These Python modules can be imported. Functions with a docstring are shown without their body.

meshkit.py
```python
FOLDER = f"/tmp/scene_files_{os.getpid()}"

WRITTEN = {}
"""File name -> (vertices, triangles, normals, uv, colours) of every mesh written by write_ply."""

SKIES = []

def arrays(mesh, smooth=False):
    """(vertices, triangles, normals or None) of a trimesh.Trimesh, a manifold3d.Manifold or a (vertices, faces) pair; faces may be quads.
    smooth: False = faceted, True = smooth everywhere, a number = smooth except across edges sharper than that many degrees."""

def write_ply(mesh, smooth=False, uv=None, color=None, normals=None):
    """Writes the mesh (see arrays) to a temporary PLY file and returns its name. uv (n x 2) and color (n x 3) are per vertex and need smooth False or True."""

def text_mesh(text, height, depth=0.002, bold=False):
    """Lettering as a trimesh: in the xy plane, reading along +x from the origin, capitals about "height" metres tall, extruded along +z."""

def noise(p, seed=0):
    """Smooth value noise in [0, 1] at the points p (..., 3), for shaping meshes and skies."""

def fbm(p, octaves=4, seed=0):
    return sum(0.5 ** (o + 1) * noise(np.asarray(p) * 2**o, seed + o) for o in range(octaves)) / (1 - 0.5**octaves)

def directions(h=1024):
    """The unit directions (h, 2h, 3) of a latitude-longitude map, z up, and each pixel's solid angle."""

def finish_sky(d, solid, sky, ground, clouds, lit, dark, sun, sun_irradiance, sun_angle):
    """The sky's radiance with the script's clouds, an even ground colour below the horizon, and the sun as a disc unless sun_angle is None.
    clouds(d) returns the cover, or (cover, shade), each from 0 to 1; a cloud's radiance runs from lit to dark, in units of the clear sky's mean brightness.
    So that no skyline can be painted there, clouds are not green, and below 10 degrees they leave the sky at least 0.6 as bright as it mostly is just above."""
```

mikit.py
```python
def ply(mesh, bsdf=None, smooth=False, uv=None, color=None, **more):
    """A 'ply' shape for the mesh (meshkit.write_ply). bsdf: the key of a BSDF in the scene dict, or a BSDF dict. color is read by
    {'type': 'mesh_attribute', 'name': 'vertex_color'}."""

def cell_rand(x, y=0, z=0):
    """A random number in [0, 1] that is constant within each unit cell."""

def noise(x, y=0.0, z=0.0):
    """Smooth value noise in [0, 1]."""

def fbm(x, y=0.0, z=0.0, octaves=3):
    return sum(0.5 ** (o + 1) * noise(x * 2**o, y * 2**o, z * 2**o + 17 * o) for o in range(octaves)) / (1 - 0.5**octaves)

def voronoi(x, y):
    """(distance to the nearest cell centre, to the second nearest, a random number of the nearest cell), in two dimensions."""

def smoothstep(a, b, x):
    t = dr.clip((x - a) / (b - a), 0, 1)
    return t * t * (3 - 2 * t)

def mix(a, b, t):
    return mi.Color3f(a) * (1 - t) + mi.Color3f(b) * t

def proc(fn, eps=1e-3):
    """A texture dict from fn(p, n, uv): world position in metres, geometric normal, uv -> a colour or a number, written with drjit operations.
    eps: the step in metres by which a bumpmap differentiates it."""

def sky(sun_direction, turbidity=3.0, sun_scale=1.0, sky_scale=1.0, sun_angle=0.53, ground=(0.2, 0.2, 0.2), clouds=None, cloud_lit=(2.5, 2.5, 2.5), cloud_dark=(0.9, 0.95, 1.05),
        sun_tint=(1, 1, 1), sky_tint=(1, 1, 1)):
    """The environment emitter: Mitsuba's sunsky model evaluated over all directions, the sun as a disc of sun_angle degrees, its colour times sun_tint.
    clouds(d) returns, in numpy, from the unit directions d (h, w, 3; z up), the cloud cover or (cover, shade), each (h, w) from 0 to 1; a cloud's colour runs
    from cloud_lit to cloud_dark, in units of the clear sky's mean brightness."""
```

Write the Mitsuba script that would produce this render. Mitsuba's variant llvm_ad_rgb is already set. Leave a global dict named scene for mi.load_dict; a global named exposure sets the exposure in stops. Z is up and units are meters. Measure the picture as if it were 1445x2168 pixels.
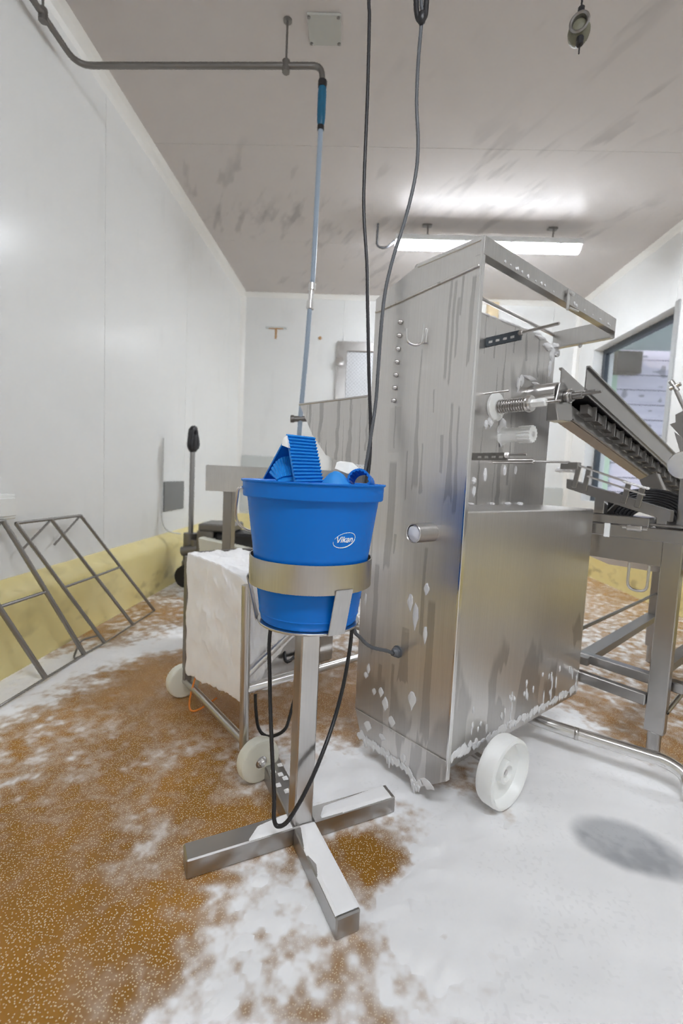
import math, random
import numpy as np, trimesh, drjit as dr, mitsuba as mi
import manifold3d
from shapely.geometry import Polygon, Point
import meshkit, mikit
from mikit import proc, cell_rand, noise, fbm, voronoi, smoothstep, mix

T = mi.ScalarTransform4f
random.seed(7)
RNG = np.random.default_rng(7)
scene = {'type': 'scene'}
labels = {}

# ------------------------------------------------------------------ camera, sky, exposure
CAM = np.array([0.0, 0.0, 0.88])
FWD = np.array([-0.0401, 0.9961, -0.0787]); UP = np.array([-0.0501, 0.0767, 0.9958])
scene['camera'] = {'type': 'thinlens', 'fov': 73.76, 'fov_axis': 'x', 'aperture_radius': 0.0028, 'focus_distance': 1.12,
                   'near_clip': 0.02, 'far_clip': 100.0,
                   'to_world': T().look_at(origin=CAM.tolist(), target=(CAM + FWD).tolist(), up=UP.tolist())}
exposure = 2.4
scene['sky'] = mikit.sky((-0.75, -0.35, 0.55), turbidity=4.0, sky_scale=2.6, sun_scale=0.2, ground=(0.25, 0.25, 0.25),
                         clouds=lambda d: np.full(d.shape[:2], 0.75), cloud_lit=(1.5, 1.5, 1.6), cloud_dark=(1.2, 1.2, 1.3))
LAMP_E = 16.0

# ------------------------------------------------------------------ mesh helpers
A0 = math.radians(41.5)                      # the machine stands turned by 41.5 degrees
RX, RY = math.cos(A0), math.sin(A0)
P0 = np.array([0.2607, 1.1418, 0.0])         # floor point under its front vertical edge
ROT = np.array([[RX, -RY, 0, P0[0]], [RY, RX, 0, P0[1]], [0, 0, 1, 0], [0, 0, 0, 1.0]])

def L2W(p):
    p = np.asarray(p, float)
    return p @ ROT[:3, :3].T + ROT[:3, 3]

def local(m):
    m = m.copy(); m.apply_transform(ROT); return m

def cat(*ms):
    return trimesh.util.concatenate([m for m in ms if m is not None])

def box(x0, x1, y0, y1, z0, z1, c=0.002):
    x0, x1 = min(x0, x1), max(x0, x1); y0, y1 = min(y0, y1), max(y0, y1); z0, z1 = min(z0, z1), max(z0, z1)
    c = min(c, (x1 - x0) / 3, (y1 - y0) / 3, (z1 - z0) / 3)
    P = []
    for sx in (0, 1):
        for sy in (0, 1):
            for sz in (0, 1):
                q = np.array([(x0, x1)[sx], (y0, y1)[sy], (z0, z1)[sz]]); d = np.array([1 - 2 * sx, 1 - 2 * sy, 1 - 2 * sz]) * c
                P += [q + d * [0, 1, 1], q + d * [1, 0, 1], q + d * [1, 1, 0]]
    return trimesh.convex.convex_hull(np.array(P))

def frame_of(d, up=(0, 0, 1)):
    d = np.asarray(d, float); d = d / np.linalg.norm(d); up = np.asarray(up, float)
    if abs(d @ up) > 0.97: up = np.array([0, 1.0, 0]) if abs(d[1]) < 0.9 else np.array([1.0, 0, 0])
    a = np.cross(up, d); a /= np.linalg.norm(a)
    return d, a, np.cross(d, a)

def bar(p, q, w, h, up=(0, 0, 1), c=0.0015):
    """A straight bar of section w (sideways) by h (along up) from p to q."""
    p, q = np.asarray(p, float), np.asarray(q, float)
    d, a, b = frame_of(q - p, up); n = np.linalg.norm(q - p)
    m = box(0, n, -w / 2, w / 2, -h / 2, h / 2, c)
    M = np.eye(4); M[:3, 0], M[:3, 1], M[:3, 2], M[:3, 3] = d, a, b, p
    m.apply_transform(M); return m

def spline(pts, n=8):
    p = np.asarray(pts, float)
    if len(p) < 3: return p
    e = np.vstack([2 * p[0] - p[1], p, 2 * p[-1] - p[-2]]); out = []
    for i in range(1, len(e) - 2):
        for t in np.linspace(0, 1, n, endpoint=False):
            a, b, c, d = e[i - 1:i + 3]
            out.append(0.5 * (2 * b + (c - a) * t + (2 * a - 5 * b + 4 * c - d) * t ** 2 + (3 * b - a - 3 * c + d) * t ** 3))
    return np.array(out + [p[-1]])

def rounded(pts, rad, n=6):
    """A polyline with its corners rounded."""
    p = np.asarray(pts, float); out = [p[0]]
    for i in range(1, len(p) - 1):
        u, v = p[i - 1] - p[i], p[i + 1] - p[i]; lu, lv = np.linalg.norm(u), np.linalg.norm(v)
        k = min(rad, lu * .45, lv * .45); a, b = p[i] + u / lu * k, p[i] + v / lv * k
        for t in np.linspace(0, 1, n + 1): out.append((1 - t) ** 2 * a + 2 * t * (1 - t) * p[i] + t * t * b)
    return np.array(out + [p[-1]])

def tube(pts, rad, sides=10):
    p = np.asarray(pts, float); n = len(p); rad = np.broadcast_to(rad, (n,))
    t = np.gradient(p, axis=0); t /= np.linalg.norm(t, axis=1, keepdims=True) + 1e-12
    d, a, b = frame_of(t[0]); V = []
    ang = np.arange(sides) * 2 * np.pi / sides
    for i in range(n):
        a = a - t[i] * (a @ t[i]); a /= np.linalg.norm(a); b = np.cross(t[i], a)
        V.append(p[i] + rad[i] * (np.cos(ang)[:, None] * a + np.sin(ang)[:, None] * b))
    V = np.vstack(V + [p[:1], p[-1:]]); Fc = []
    for i in range(n - 1):
        for j in range(sides):
            k = (j + 1) % sides
            Fc += [[i * sides + j, i * sides + k, (i + 1) * sides + k], [i * sides + j, (i + 1) * sides + k, (i + 1) * sides + j]]
    for j in range(sides):
        k = (j + 1) % sides
        Fc += [[n * sides, k, j], [n * sides + 1, (n - 1) * sides + j, (n - 1) * sides + k]]
    return trimesh.Trimesh(V, Fc, process=False)

def lathe(prof, sections=40, at=(0, 0, 0), axis=(0, 0, 1)):
    """prof: (radius, height) pairs, turned about axis through at."""
    m = trimesh.creation.revolve(np.asarray(prof, float), sections=sections)
    if m.volume < 0: m.invert()
    d, a, b = frame_of(axis, (0, 1, 0) if abs(axis[2]) > .9 else (0, 0, 1))
    M = np.eye(4); M[:3, 0], M[:3, 1], M[:3, 2], M[:3, 3] = a, b, d, at
    m.apply_transform(M); return m

def cyl(p, q, r, sides=20, c=0.002):
    p, q = np.asarray(p, float), np.asarray(q, float); n = np.linalg.norm(q - p); c = min(c, r / 3, n / 3)
    return lathe([(0, 0), (r - c, 0), (r, c), (r, n - c), (r - c, n), (0, n)], sides, p, q - p)

def prism(poly, d0, d1, M):
    """poly in the (u, v) plane, extruded from d0 to d1 along the third axis; M: 3x3 columns u, v, w and origin."""
    g = poly if isinstance(poly, Polygon) else Polygon(poly)
    m = trimesh.creation.extrude_polygon(g.buffer(0), d1 - d0, engine='earcut'); m.apply_translation([0, 0, d0])
    R = np.eye(4); R[:3, 0], R[:3, 1], R[:3, 2] = M[0], M[1], M[2]; R[:3, 3] = M[3] if len(M) > 3 else 0
    m.apply_transform(R)
    if m.volume < 0: m.invert()
    return m

TZS = ((0, 1, 0), (0, 0, 1), (1, 0, 0))     # polygon in (t, z), extruded along s
SZT = ((1, 0, 0), (0, 0, 1), (0, 1, 0))     # polygon in (s, z), extruded along t

def blob(p, r, squash=(1, 1, 1), seed=0, sub=2, rough=.35):
    m = trimesh.creation.icosphere(subdivisions=sub, radius=1.0)
    k = 1 + rough * (meshkit.fbm(m.vertices * 1.7 + seed * 3.1, 3, seed) - .5) * 2
    m.vertices = m.vertices * k[:, None] * r * np.asarray(squash) + np.asarray(p); return m

def key_of(name):
    if name not in scene and name not in labels: return name
    i = 1
    while f'{name}_{i:03d}' in scene or f'{name}_{i:03d}' in labels: i += 1
    return f'{name}_{i:03d}'

def thing(name, label, category, group=None):
    k = key_of(name); labels[k] = {'label': label, 'category': category}
    if group: labels[k]['group'] = group
    return k

def part(parent, name, mesh, m, smooth=False, label=None, kind=None):
    k = key_of(parent + '__' + name); scene[k] = mikit.ply(mesh, m, smooth)
    d = {}
    if label: d['label'] = label
    if kind: d['kind'] = kind
    if d: labels[k] = d
    return k

def one(name, mesh, m, label, category, smooth=False, group=None, kind=None):
    k = key_of(name); scene[k] = mikit.ply(mesh, m, smooth); labels[k] = {'label': label, 'category': category}
    if group: labels[k]['group'] = group
    if kind: labels[k]['kind'] = kind
    return k

def struct(name, mesh, m, label, smooth=False):
    scene[name] = mikit.ply(mesh, m, smooth); labels[name] = {'label': label, 'kind': 'structure'}
    return name

# ------------------------------------------------------------------ materials
def mat(name, col, rough=.4, metal=0.0, spec=.5, **kw):
    d = {'type': 'principled', 'base_color': col if isinstance(col, dict) else {'type': 'rgb', 'value': list(col)},
         'roughness': rough, 'metallic': metal, **kw}
    if not metal: d['specular'] = spec
    scene['m_' + name] = {'type': 'twosided', 'bsdf': d}
    return 'm_' + name

def uv_of(p):
    a, b = float(P0[0]), float(P0[1])
    s = (p.x - a) * RX + (p.y - b) * RY; t = -(p.x - a) * RY + (p.y - b) * RX
    return s - t

def wet_mask(p):
    u = uv_of(p); out = mi.Float(0)
    for k, N in enumerate((13.0, 34.0)):
        w = u * N + 0.9 * fbm(p.z * 1.3, u * 3, 3.0 + k) + 0.10 * noise(p.z * 40, u * 9, k)
        c = dr.floor(w); r1 = cell_rand(c, 11 + k); r2 = cell_rand(c, 23 + k); r3 = cell_rand(c, 37 + k); r4 = cell_rand(c, 51 + k)
        f = dr.abs(w - c - 0.3 - .4 * r4)
        top = 0.95 + .52 * r1; ln = 0.10 + 0.75 * r2 * r2
        wid = (0.04 + (0.20 if k == 0 else .12) * r3 * r3) * smoothstep(0.0, 0.5, (top - p.z) / ln) * (.6 + .8 * noise(p.z * 9, c, 2.0))
        on = dr.select((p.z < top) & (p.z > top - ln) & (cell_rand(c, 71 + k) > .25), mi.Float(1), mi.Float(0)) * (1 - smoothstep(wid, wid + 0.035, f))
        out = dr.maximum(out, on)
    low = smoothstep(0.0, 0.05, 0.22 + 0.34 * fbm(u * 14, p.z * 3, 2.0) - p.z) * smoothstep(.50, .56, fbm(u * 20, p.z * 5, 7.0))
    return dr.maximum(out, low)

def steel_col(p, n, uv):
    u = uv_of(p); g = noise(u * 700, p.z * 6, 1.0); b = fbm(u * 5, p.z * 4, 9.0)
    c = 0.76 + 0.05 * (g - .5) + 0.08 * (b - .5); w = wet_mask(p)
    return mi.Color3f(c * 1.0, c * 0.975, c * 0.95) * (1 - 0.30 * w)

def steel_rough(p, n, uv):
    u = uv_of(p)
    return 0.36 + 0.08 * (fbm(u * 9, p.z * 3, 4.0) - .5) - 0.06 * wet_mask(p)

mat('plate_steel', proc(steel_col), proc(steel_rough), 1.0)
MARKS = [(.172, 1.235, .86, .004, .030), (.088, 1.39, 1.14, .006, .008), (.074, 1.385, 1.13, .007, .005), (.060, 1.34, 1.19, .008, .004), (.052, 1.39, 1.29, .006, .004), (.020, 1.38, 1.16, .013, .008), (.058, 1.08, .83, .006, .030),
         (.036, 1.07, .80, .004, .016), (.085, 1.00, .90, .008, .008), (.258, 1.09, .96, .004, .006), (.260, .93, .60, .034, .030), (.115, .70, .46, .010, .016), (.082, .56, .17, .026, .040), (.150, .98, .84, .003, .014), (.300, .62, .34, .022, .024), (.330, .82, .60, .004, .006),
         (.205, .96, .82, .003, .004), (.235, .72, .66, .010, .003), (.118, 1.12, 1.06, .002, .002), (.17, .46, .30, .030, .050), (.21, .34, .14, .012, .020), (.262, .32, .14, .016, .012)]
def side_col(p, n, uv):
    t = -uv_of(p); c = 0.74 + 0.05 * (noise(t * 700, p.z * 6, 1.0) - .5) + 0.08 * (fbm(t * 5, p.z * 4, 9.0) - .5); w = mi.Float(0)
    tj = t + .006 * (fbm(t * 40, p.z * 14, 3.0) - .5) + .010 * (fbm(2.0, p.z * 5, 5.0) - .5)
    for t0, z1, z0, w1, w0 in MARKS:
        f = (z1 - p.z) / (z1 - z0); wid = w1 * .5 + (w0 - w1) * .5 * f * f
        on = (1 - smoothstep(wid * .8, wid * .8 + .002, dr.abs(tj - t0))) * smoothstep(-.01, .03, f) * (1 - smoothstep(.97, 1.02, f + .12 * (noise(t * 160, 3.0, t0 * 50) - .5)))
        w = dr.maximum(w, on)
    low = smoothstep(0.0, 0.05, 0.14 + 0.22 * fbm(t * 14, p.z * 3, 2.0) - p.z) * smoothstep(.44, .50, fbm(t * 26, p.z * 4, 7.0))
    w = dr.maximum(w, low) + .22 * smoothstep(.5, .7, fbm(t * 60, p.z * 3, 1.5)) * smoothstep(.95, .6, p.z)
    tape = dr.select((t > .237) & (t < .283) & (p.z > .955) & (p.z < 1.085), mi.Float(.25), mi.Float(0))
    return mi.Color3f(c, c * .975, c * .95) * (1 - .27 * dr.minimum(dr.maximum(w, tape), 1.0))
mat('side_steel', proc(side_col), .35, 1.0)
def cab_col(p, n, uv):
    u = uv_of(p); c = 0.70 + 0.05 * (noise(u * 700, p.z * 6, 1.0) - .5) + 0.10 * (fbm(u * 4, p.z * 4, 9.0) - .5)
    low = smoothstep(0.0, 0.05, 0.22 + 0.30 * fbm(u * 14, p.z * 3, 2.0) - p.z) * smoothstep(.50, .56, fbm(u * 20, p.z * 5, 7.0))
    return mi.Color3f(c, c * .975, c * .95) * (1 - .28 * low)
mat('cabinet_steel', proc(cab_col), .34, 1.0)
def up_col(p, n, uv):
    u = uv_of(p); w = wet_mask(p); w2 = smoothstep(.33, .36, u + .16 * (fbm(u * 30, p.z * 3, 1.0) - .5) + .03 * p.z) * smoothstep(1.36, 1.30, p.z + .1 * fbm(u * 30, 1.0, 2.0))
    c = 0.66 + 0.05 * (noise(u * 700, p.z * 6, 1.0) - .5)
    return mi.Color3f(c, c * .975, c * .95) * (1 - .30 * dr.maximum(w, w2 * .9))
mat('housing_steel', proc(up_col), .34, 1.0)
def satin_col(p, n, uv):
    c = 0.56 + 0.10 * (fbm(p.x * 9, p.y * 9, p.z * 9) - .5) + 0.04 * (noise(p.x * 300, p.y * 300, p.z * 20) - .5)
    return mi.Color3f(c, c * .975, c * .95)
mat('steel', proc(satin_col), .24, 1.0)
mat('mid_steel', (.40, .39, .38), .24, 1.0)
mat('polished', (.74, .73, .72), .15, 1.0)
mat('dark_steel', (.30, .29, .28), .38, 1.0)
mat('aluminium', (.55, .56, .57), .35, 1.0)
mat('blue_plastic', (.002, .155, .60), .38, 0, .30)
mat('blue_belt', (.008, .21, .62), .40, 0, .35)
mat('white_plastic', (.80, .81, .80), .32)
mat('cream_plastic', (.72, .72, .63), .38)
mat('black_rubber', (.012, .012, .014), .38)
mat('grey_rubber', (.085, .09, .10), .42)
mat('hose_blue', (.30, .37, .46), .35)
mat('valve_blue', (.008, .10, .19), .4)
mat('orange', (.75, .25, .04), .45)
mat('print_white', (.85, .87, .88), .5)
mat('foam', (.84, .84, .85), .75, 0, .3)
mat('grey_panel', (.17, .175, .175), .45)
mat('pale_panel', (.52, .54, .53), .4)
mat('socket_white', (.72, .73, .71), .4)
mat('trim_white', (.74, .73, .70), .35)
mat('frame_dark', (.035, .045, .055), .4)
mat('beige', (.62, .50, .32), .6)
mat('bag', proc(lambda p, n, uv: mix((.84, .84, .85), (.94, .94, .95), fbm(p.x * 14, p.y * 14, p.z * 14))), .33)
mat('pipe_old', (.20, .19, .18), .4, .8)
mat('lamp_body', (.62, .63, .63), .5)
mat('olive_plastic', (.15, .145, .10), .5)
mat('cover_grey', (.40, .40, .37), .5)

def wall_col(p, n, uv):
    b = fbm(p.x * 1.3 + 5, p.y * 1.3, p.z * 1.3)
    sm = smoothstep(.62, .80, fbm(p.x * 9 + 1, p.y * 9, p.z * 2.2)) * .03
    return mi.Color3f(.76, .765, .755) * (0.97 + .06 * (b - .5) - sm)
mat('wall', proc(wall_col), .24, 0, .22)

def ceil_col(p, n, uv):
    q = (p.x * .42 - p.y * .91); c = (p.x * .91 + p.y * .42)
    band = smoothstep(.50, .70, fbm(p.x * 1.1 + 3, p.y * 1.5, 4.0))
    spots = smoothstep(.56, .80, fbm(c * 13 + 1.7, q * 3.4, 2.0)) * band
    row = (1 - smoothstep(.0, .28, dr.abs(p.y - 3.75 + .05 * p.x))) * smoothstep(.54, .78, fbm(c * 11, q * 5, 8.0)) * .6
    dirt = dr.minimum(spots * .7 + row, 1.0)
    return mix((.58, .545, .525), (.33, .31, .30), dirt * .65)
mat('ceiling', proc(ceil_col), .27, 0, .02)

def kerb_col(p, n, uv):
    b = fbm(p.x * 5, p.y * 5, p.z * 5); d = smoothstep(.52, .75, fbm(p.x * 11 + 4, p.y * 7, p.z * 11))
    lo = smoothstep(.20, .0, p.z)
    return mix(mix((.66, .55, .22), (.74, .65, .34), b), (.36, .30, .14), dr.minimum(d * (.25 + .6 * lo), 1.0))
mat('kerb', proc(kerb_col), .38)

# foam lying on the floor: amount at points of the floor (x, y, amount), blended by distance
CTRL = np.array([(-0.63,0.83,0.10), (-0.61,1.02,0.20), (-0.54,1.20,0.20), (-0.75,1.05,0.12), (-0.45,0.85,0.25), (-0.44,0.97,0.35), (-0.48,0.67,0.12), (-0.36,0.68,0.20), (-0.32,0.76,0.05), (-0.33,0.84,0.02), (-0.60,0.74,0.05), (-0.49,0.75,0.15), (-0.81,1.24,0.45), (-0.90,1.18,0.45), (-0.63,1.26,0.35), (-1.09,1.40,0.40), (-0.79,1.47,0.30), (-0.60,1.41,0.25), (-0.38,1.22,0.15), (-0.28,1.10,0.08), (-0.20,1.06,0.05), (-0.38,1.09,0.12), (-0.55,1.34,0.60), (-0.52,1.54,0.10), (-0.74,1.64,0.18), (-0.91,1.62,0.20), (-0.85,1.88,0.12), (-1.05,1.76,0.40), (-1.11,1.56,0.50), (-1.03,2.13,0.97), (-0.91,2.32,0.97), (-1.13,1.90,0.90), (-1.19,1.68,0.90), (-1.22,1.54,0.85), (-1.12,2.75,0.30), (-1.08,2.40,0.45), (-1.14,2.24,0.35), (-1.33,3.25,0.80), (-1.34,2.70,0.30), (-0.98,1.86,0.30), (-0.50,1.02,0.50), (-0.39,0.91,0.40), (-0.25,0.82,0.62), (-0.16,0.85,0.60), (-0.18,0.74,0.58), (-0.10,0.78,0.55), (-0.23,0.69,0.75), (-0.10,0.70,0.50), (-0.05,0.72,0.60), (-0.07,0.88,0.85), (-0.01,0.71,0.65), (-0.08,0.93,0.90), (-0.23,0.86,0.85), (-0.28,0.77,0.72), (-0.25,0.67,0.80), (-0.17,0.91,0.90), (-0.27,0.65,0.70), (0.02,1.00,-0.35), (0.08,1.02,-0.35), (-0.04,0.97,0.10), (0.12,1.14,0.05), (0.30,1.32,0.25), (-0.03,1.54,0.30), (-0.03,1.70,0.05), (0.05,0.97,0.10), (-0.04,1.03,0.80), (0.16,1.10,0.98), (0.19,0.96,0.97), (0.33,1.12,1.00), (0.28,0.91,0.95), (0.55,1.22,1.00), (0.72,1.46,1.00), (0.43,1.05,1.00), (0.35,0.82,0.92), (0.59,0.94,0.97), (0.66,0.90,0.95), (0.17,0.81,0.82), (0.13,0.85,0.78), (0.10,0.90,0.80), (0.03,0.75,0.62), (0.11,0.72,0.70), (0.24,0.73,0.88), (0.45,0.75,0.95), (0.57,0.76,0.90), (0.06,0.83,0.60), (0.87,1.22,1.00), (-0.05,1.37,0.90), (0.01,1.31,0.92), (0.12,1.28,0.95), (-0.01,1.16,0.95), (-0.26,1.37,0.55), (-0.26,1.23,0.60), (-0.31,1.20,0.40), (0.81,1.35,1.00), (0.78,1.02,1.00), (1.00,1.80,0.20), (0.95,1.85,0.15), (1.00,1.62,0.10), (0.78,1.67,0.85), (0.88,1.59,0.95), (1.13,2.08,0.50), (1.79,3.22,0.50), (2.11,3.81,0.40), (1.47,2.47,0.55), (1.46,2.08,0.40), (1.14,1.62,0.20), (2.12,3.07,0.50), (2.16,4.15,0.30), (1.17,1.90,0.60), (-0.09,1.73,0.25), (-0.13,2.15,0.60), (-0.13,2.49,0.65), (-0.19,1.46,0.35), (-0.03,2.00,0.10), (0.41,1.19,0.55), (0.22,1.21,0.97), (0.17,1.22,0.97), (0.34,1.22,0.92), (0.39,1.33,0.75), (0.50,1.30,0.97), (0.86,1.78,0.90), (0.89,1.68,0.95), (0.90,1.52,0.90), (1.11,1.73,0.60), (1.28,1.92,0.55), (1.20,2.06,0.65), (1.21,2.31,0.60), (1.35,2.21,0.55), (-1.14,1.75,0.97), (-1.09,2.01,1.00), (-0.98,2.23,1.00), (-1.20,1.59,0.93), (-1.20,1.50,0.90), (-0.89,1.97,0.10), (-0.90,1.82,0.15), (1.70,2.51,0.50), (1.60,2.80,0.55), (1.31,1.84,0.40), (1.54,2.97,0.50)])
_D = np.sort(np.linalg.norm(CTRL[:, None, :2] - CTRL[None, :, :2], axis=2), axis=1)
SIG = 0.62 * _D[:, 1:4].mean(1)
def field(x, y, EX, FB, div):
    x1 = x + .05 * (FB(x * 5, y * 5, 1.0) - .5); y1 = y + .05 * (FB(x * 5, y * 5, 6.0) - .5)
    sw, sv = 0 * x, 0 * x
    for (cx, cy, v), s in zip(CTRL.tolist(), SIG.tolist()):
        d2 = (x1 - cx) * (x1 - cx) + (y1 - cy) * (y1 - cy)
        q = EX(d2 * (-.5 / (s * s))) + div(1e-5, d2 * d2 + 1e-4)
        sw = sw + q; sv = sv + q * v
    b = div(sv, sw)
    mid = 1 - 4 * (b - .5) * (b - .5)
    m1 = FB(x * 34, y * 34, 3.0) - .5; m2 = FB(x * 7, y * 7, 5.0) - .5
    return b + (.03 + .80 * mid) * m1 + (.06 + .30 * mid) * m2

def np_cell(x, y, z):
    x, y, z = (np.asarray(np.floor(v), np.int64) + 1000000 for v in (x, y, z)); M = 0xFFFFFFFF
    h = (x * 374761393 + y * 668265263 + z * 2147483647) & M
    h = ((h ^ (h >> 13)) * 1274126177) & M
    return ((h ^ (h >> 16)) & 0xFFFFFF) / 16777215.0
def np_noise(x, y, z):
    x, y = np.asarray(x, float), np.asarray(y, float); z = np.full_like(x, z)
    i = [np.floor(v) for v in (x, y, z)]; t = [(v - a) ** 2 * (3 - 2 * (v - a)) for v, a in zip((x, y, z), i)]
    L = lambda a, b, k: a + (b - a) * k
    E = lambda b, c: L(np_cell(i[0], i[1] + b, i[2] + c), np_cell(i[0] + 1, i[1] + b, i[2] + c), t[0])
    return L(L(E(0, 0), E(1, 0), t[1]), L(E(0, 1), E(1, 1), t[1]), t[2])
def np_fbm(x, y, z, octaves=3):
    return sum(0.5 ** (o + 1) * np_noise(x * 2 ** o, y * 2 ** o, z * 2 ** o + 17 * o) for o in range(octaves)) / (1 - 0.5 ** octaves)

DRX, DRY = 0.70, 1.085                      # a shallow steel drain lies under the foam here
def drain_d(x, y, N):
    a = (x - DRX) * .93 + (y - DRY) * -.36; b = (x - DRX) * .36 + (y - DRY) * .93
    return (a / .125) ** 2 + (b / .088) ** 2 if isinstance(x, np.ndarray) else dr.square(a / .125) + dr.square(b / .088)

def floor_parts(p):
    F = field(p.x, p.y, dr.exp, fbm, lambda a, b: a / b)
    A = .92 * smoothstep(.10, .74, F) + .08 * smoothstep(.6, .8, F)
    return F, A
def floor_col(p, n, uv):
    F, A = floor_parts(p)
    b = fbm(p.x * 6, p.y * 6, 2.0)
    amber = mix((.21, .088, .007), (.34, .150, .017), b)
    d1, d2, w = voronoi(p.x * 205, p.y * 205)
    sp = (1 - smoothstep(.16, .30, d1)) * dr.select(w > .38, mi.Float(1), mi.Float(0))
    amber = mix(amber, (.72, .62, .42), sp * .85)
    film = mix((.50, .43, .37), (.84, .84, .85), smoothstep(.35, .85, F)) * (.93 + .14 * fbm(p.x * 3.1 + p.y * 5, p.y * 11, 7.0))
    dd = 1 - smoothstep(.55, 1.35, drain_d(p.x, p.y, noise) + .5 * (fbm(p.x * 14, p.y * 14, 1.0) - .5))
    film = mix(film, (.35, .36, .38), dd * (.82 + .18 * smoothstep(.4, .7, fbm(p.x * 22, p.y * 22, 9.0))))
    return mix(amber, film, A)
def floor_rough(p, n, uv):
    F, A = floor_parts(p)
    return .22 + .45 * A
mat('floor', proc(floor_col), .42, 0, .5)
def foam_col(p, n, uv):
    dd = 1 - smoothstep(.55, 1.35, drain_d(p.x, p.y, noise) + .5 * (fbm(p.x * 14, p.y * 14, 1.0) - .5))
    pit = smoothstep(.72, .80, noise(p.x * 150, p.y * 150, 1.0)) * smoothstep(.45, .65, fbm(p.x * 9, p.y * 9, 2.0)) * .05
    return mix((.84, .84, .85), (.35, .36, .38), dd * (.82 + .18 * smoothstep(.4, .7, fbm(p.x * 22, p.y * 22, 9.0)))) * (1 - pit) * (.93 + .14 * fbm(p.x * 3.1 + p.y * 5, p.y * 11, 7.0))
mat('foam_sheet', proc(foam_col), .7, 0, .3)

# ------------------------------------------------------------------ the room
XL, XR, YB, YF, ZC = -1.50, 2.40, 5.45, -2.6, 2.96
WY0, WY1, WZ0, WZ1 = 3.80, 5.08, .74, 2.34
struct('floor', box(XL - .3, XR + .3, YF - .2, YB + .3, -.12, 0, .001), 'm_floor', 'amber resin floor with pale flecks, wet with soap')
def panelled(name, label, slabs, mkey, backing, bm):
    struct(name, backing, bm, label)
    for s in slabs: part(name, 'panel', s, mkey)
ys = [YF, -.9, .3, 1.45, 2.6, 3.8, 5.0, YB]
panelled('wall_left', 'glossy white wall of smooth panels above a yellow kerb',
         [box(XL - .03, XL, a + .001, b - .001, 0.0, ZC, .0015) for a, b in zip(ys, ys[1:])], 'm_wall', box(XL - .2, XL - .03, YF - .2, YB + .2, -.1, ZC + .1), 'm_trim_white')
xs = [XL, -.3, .9, 2.1, XR]
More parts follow.
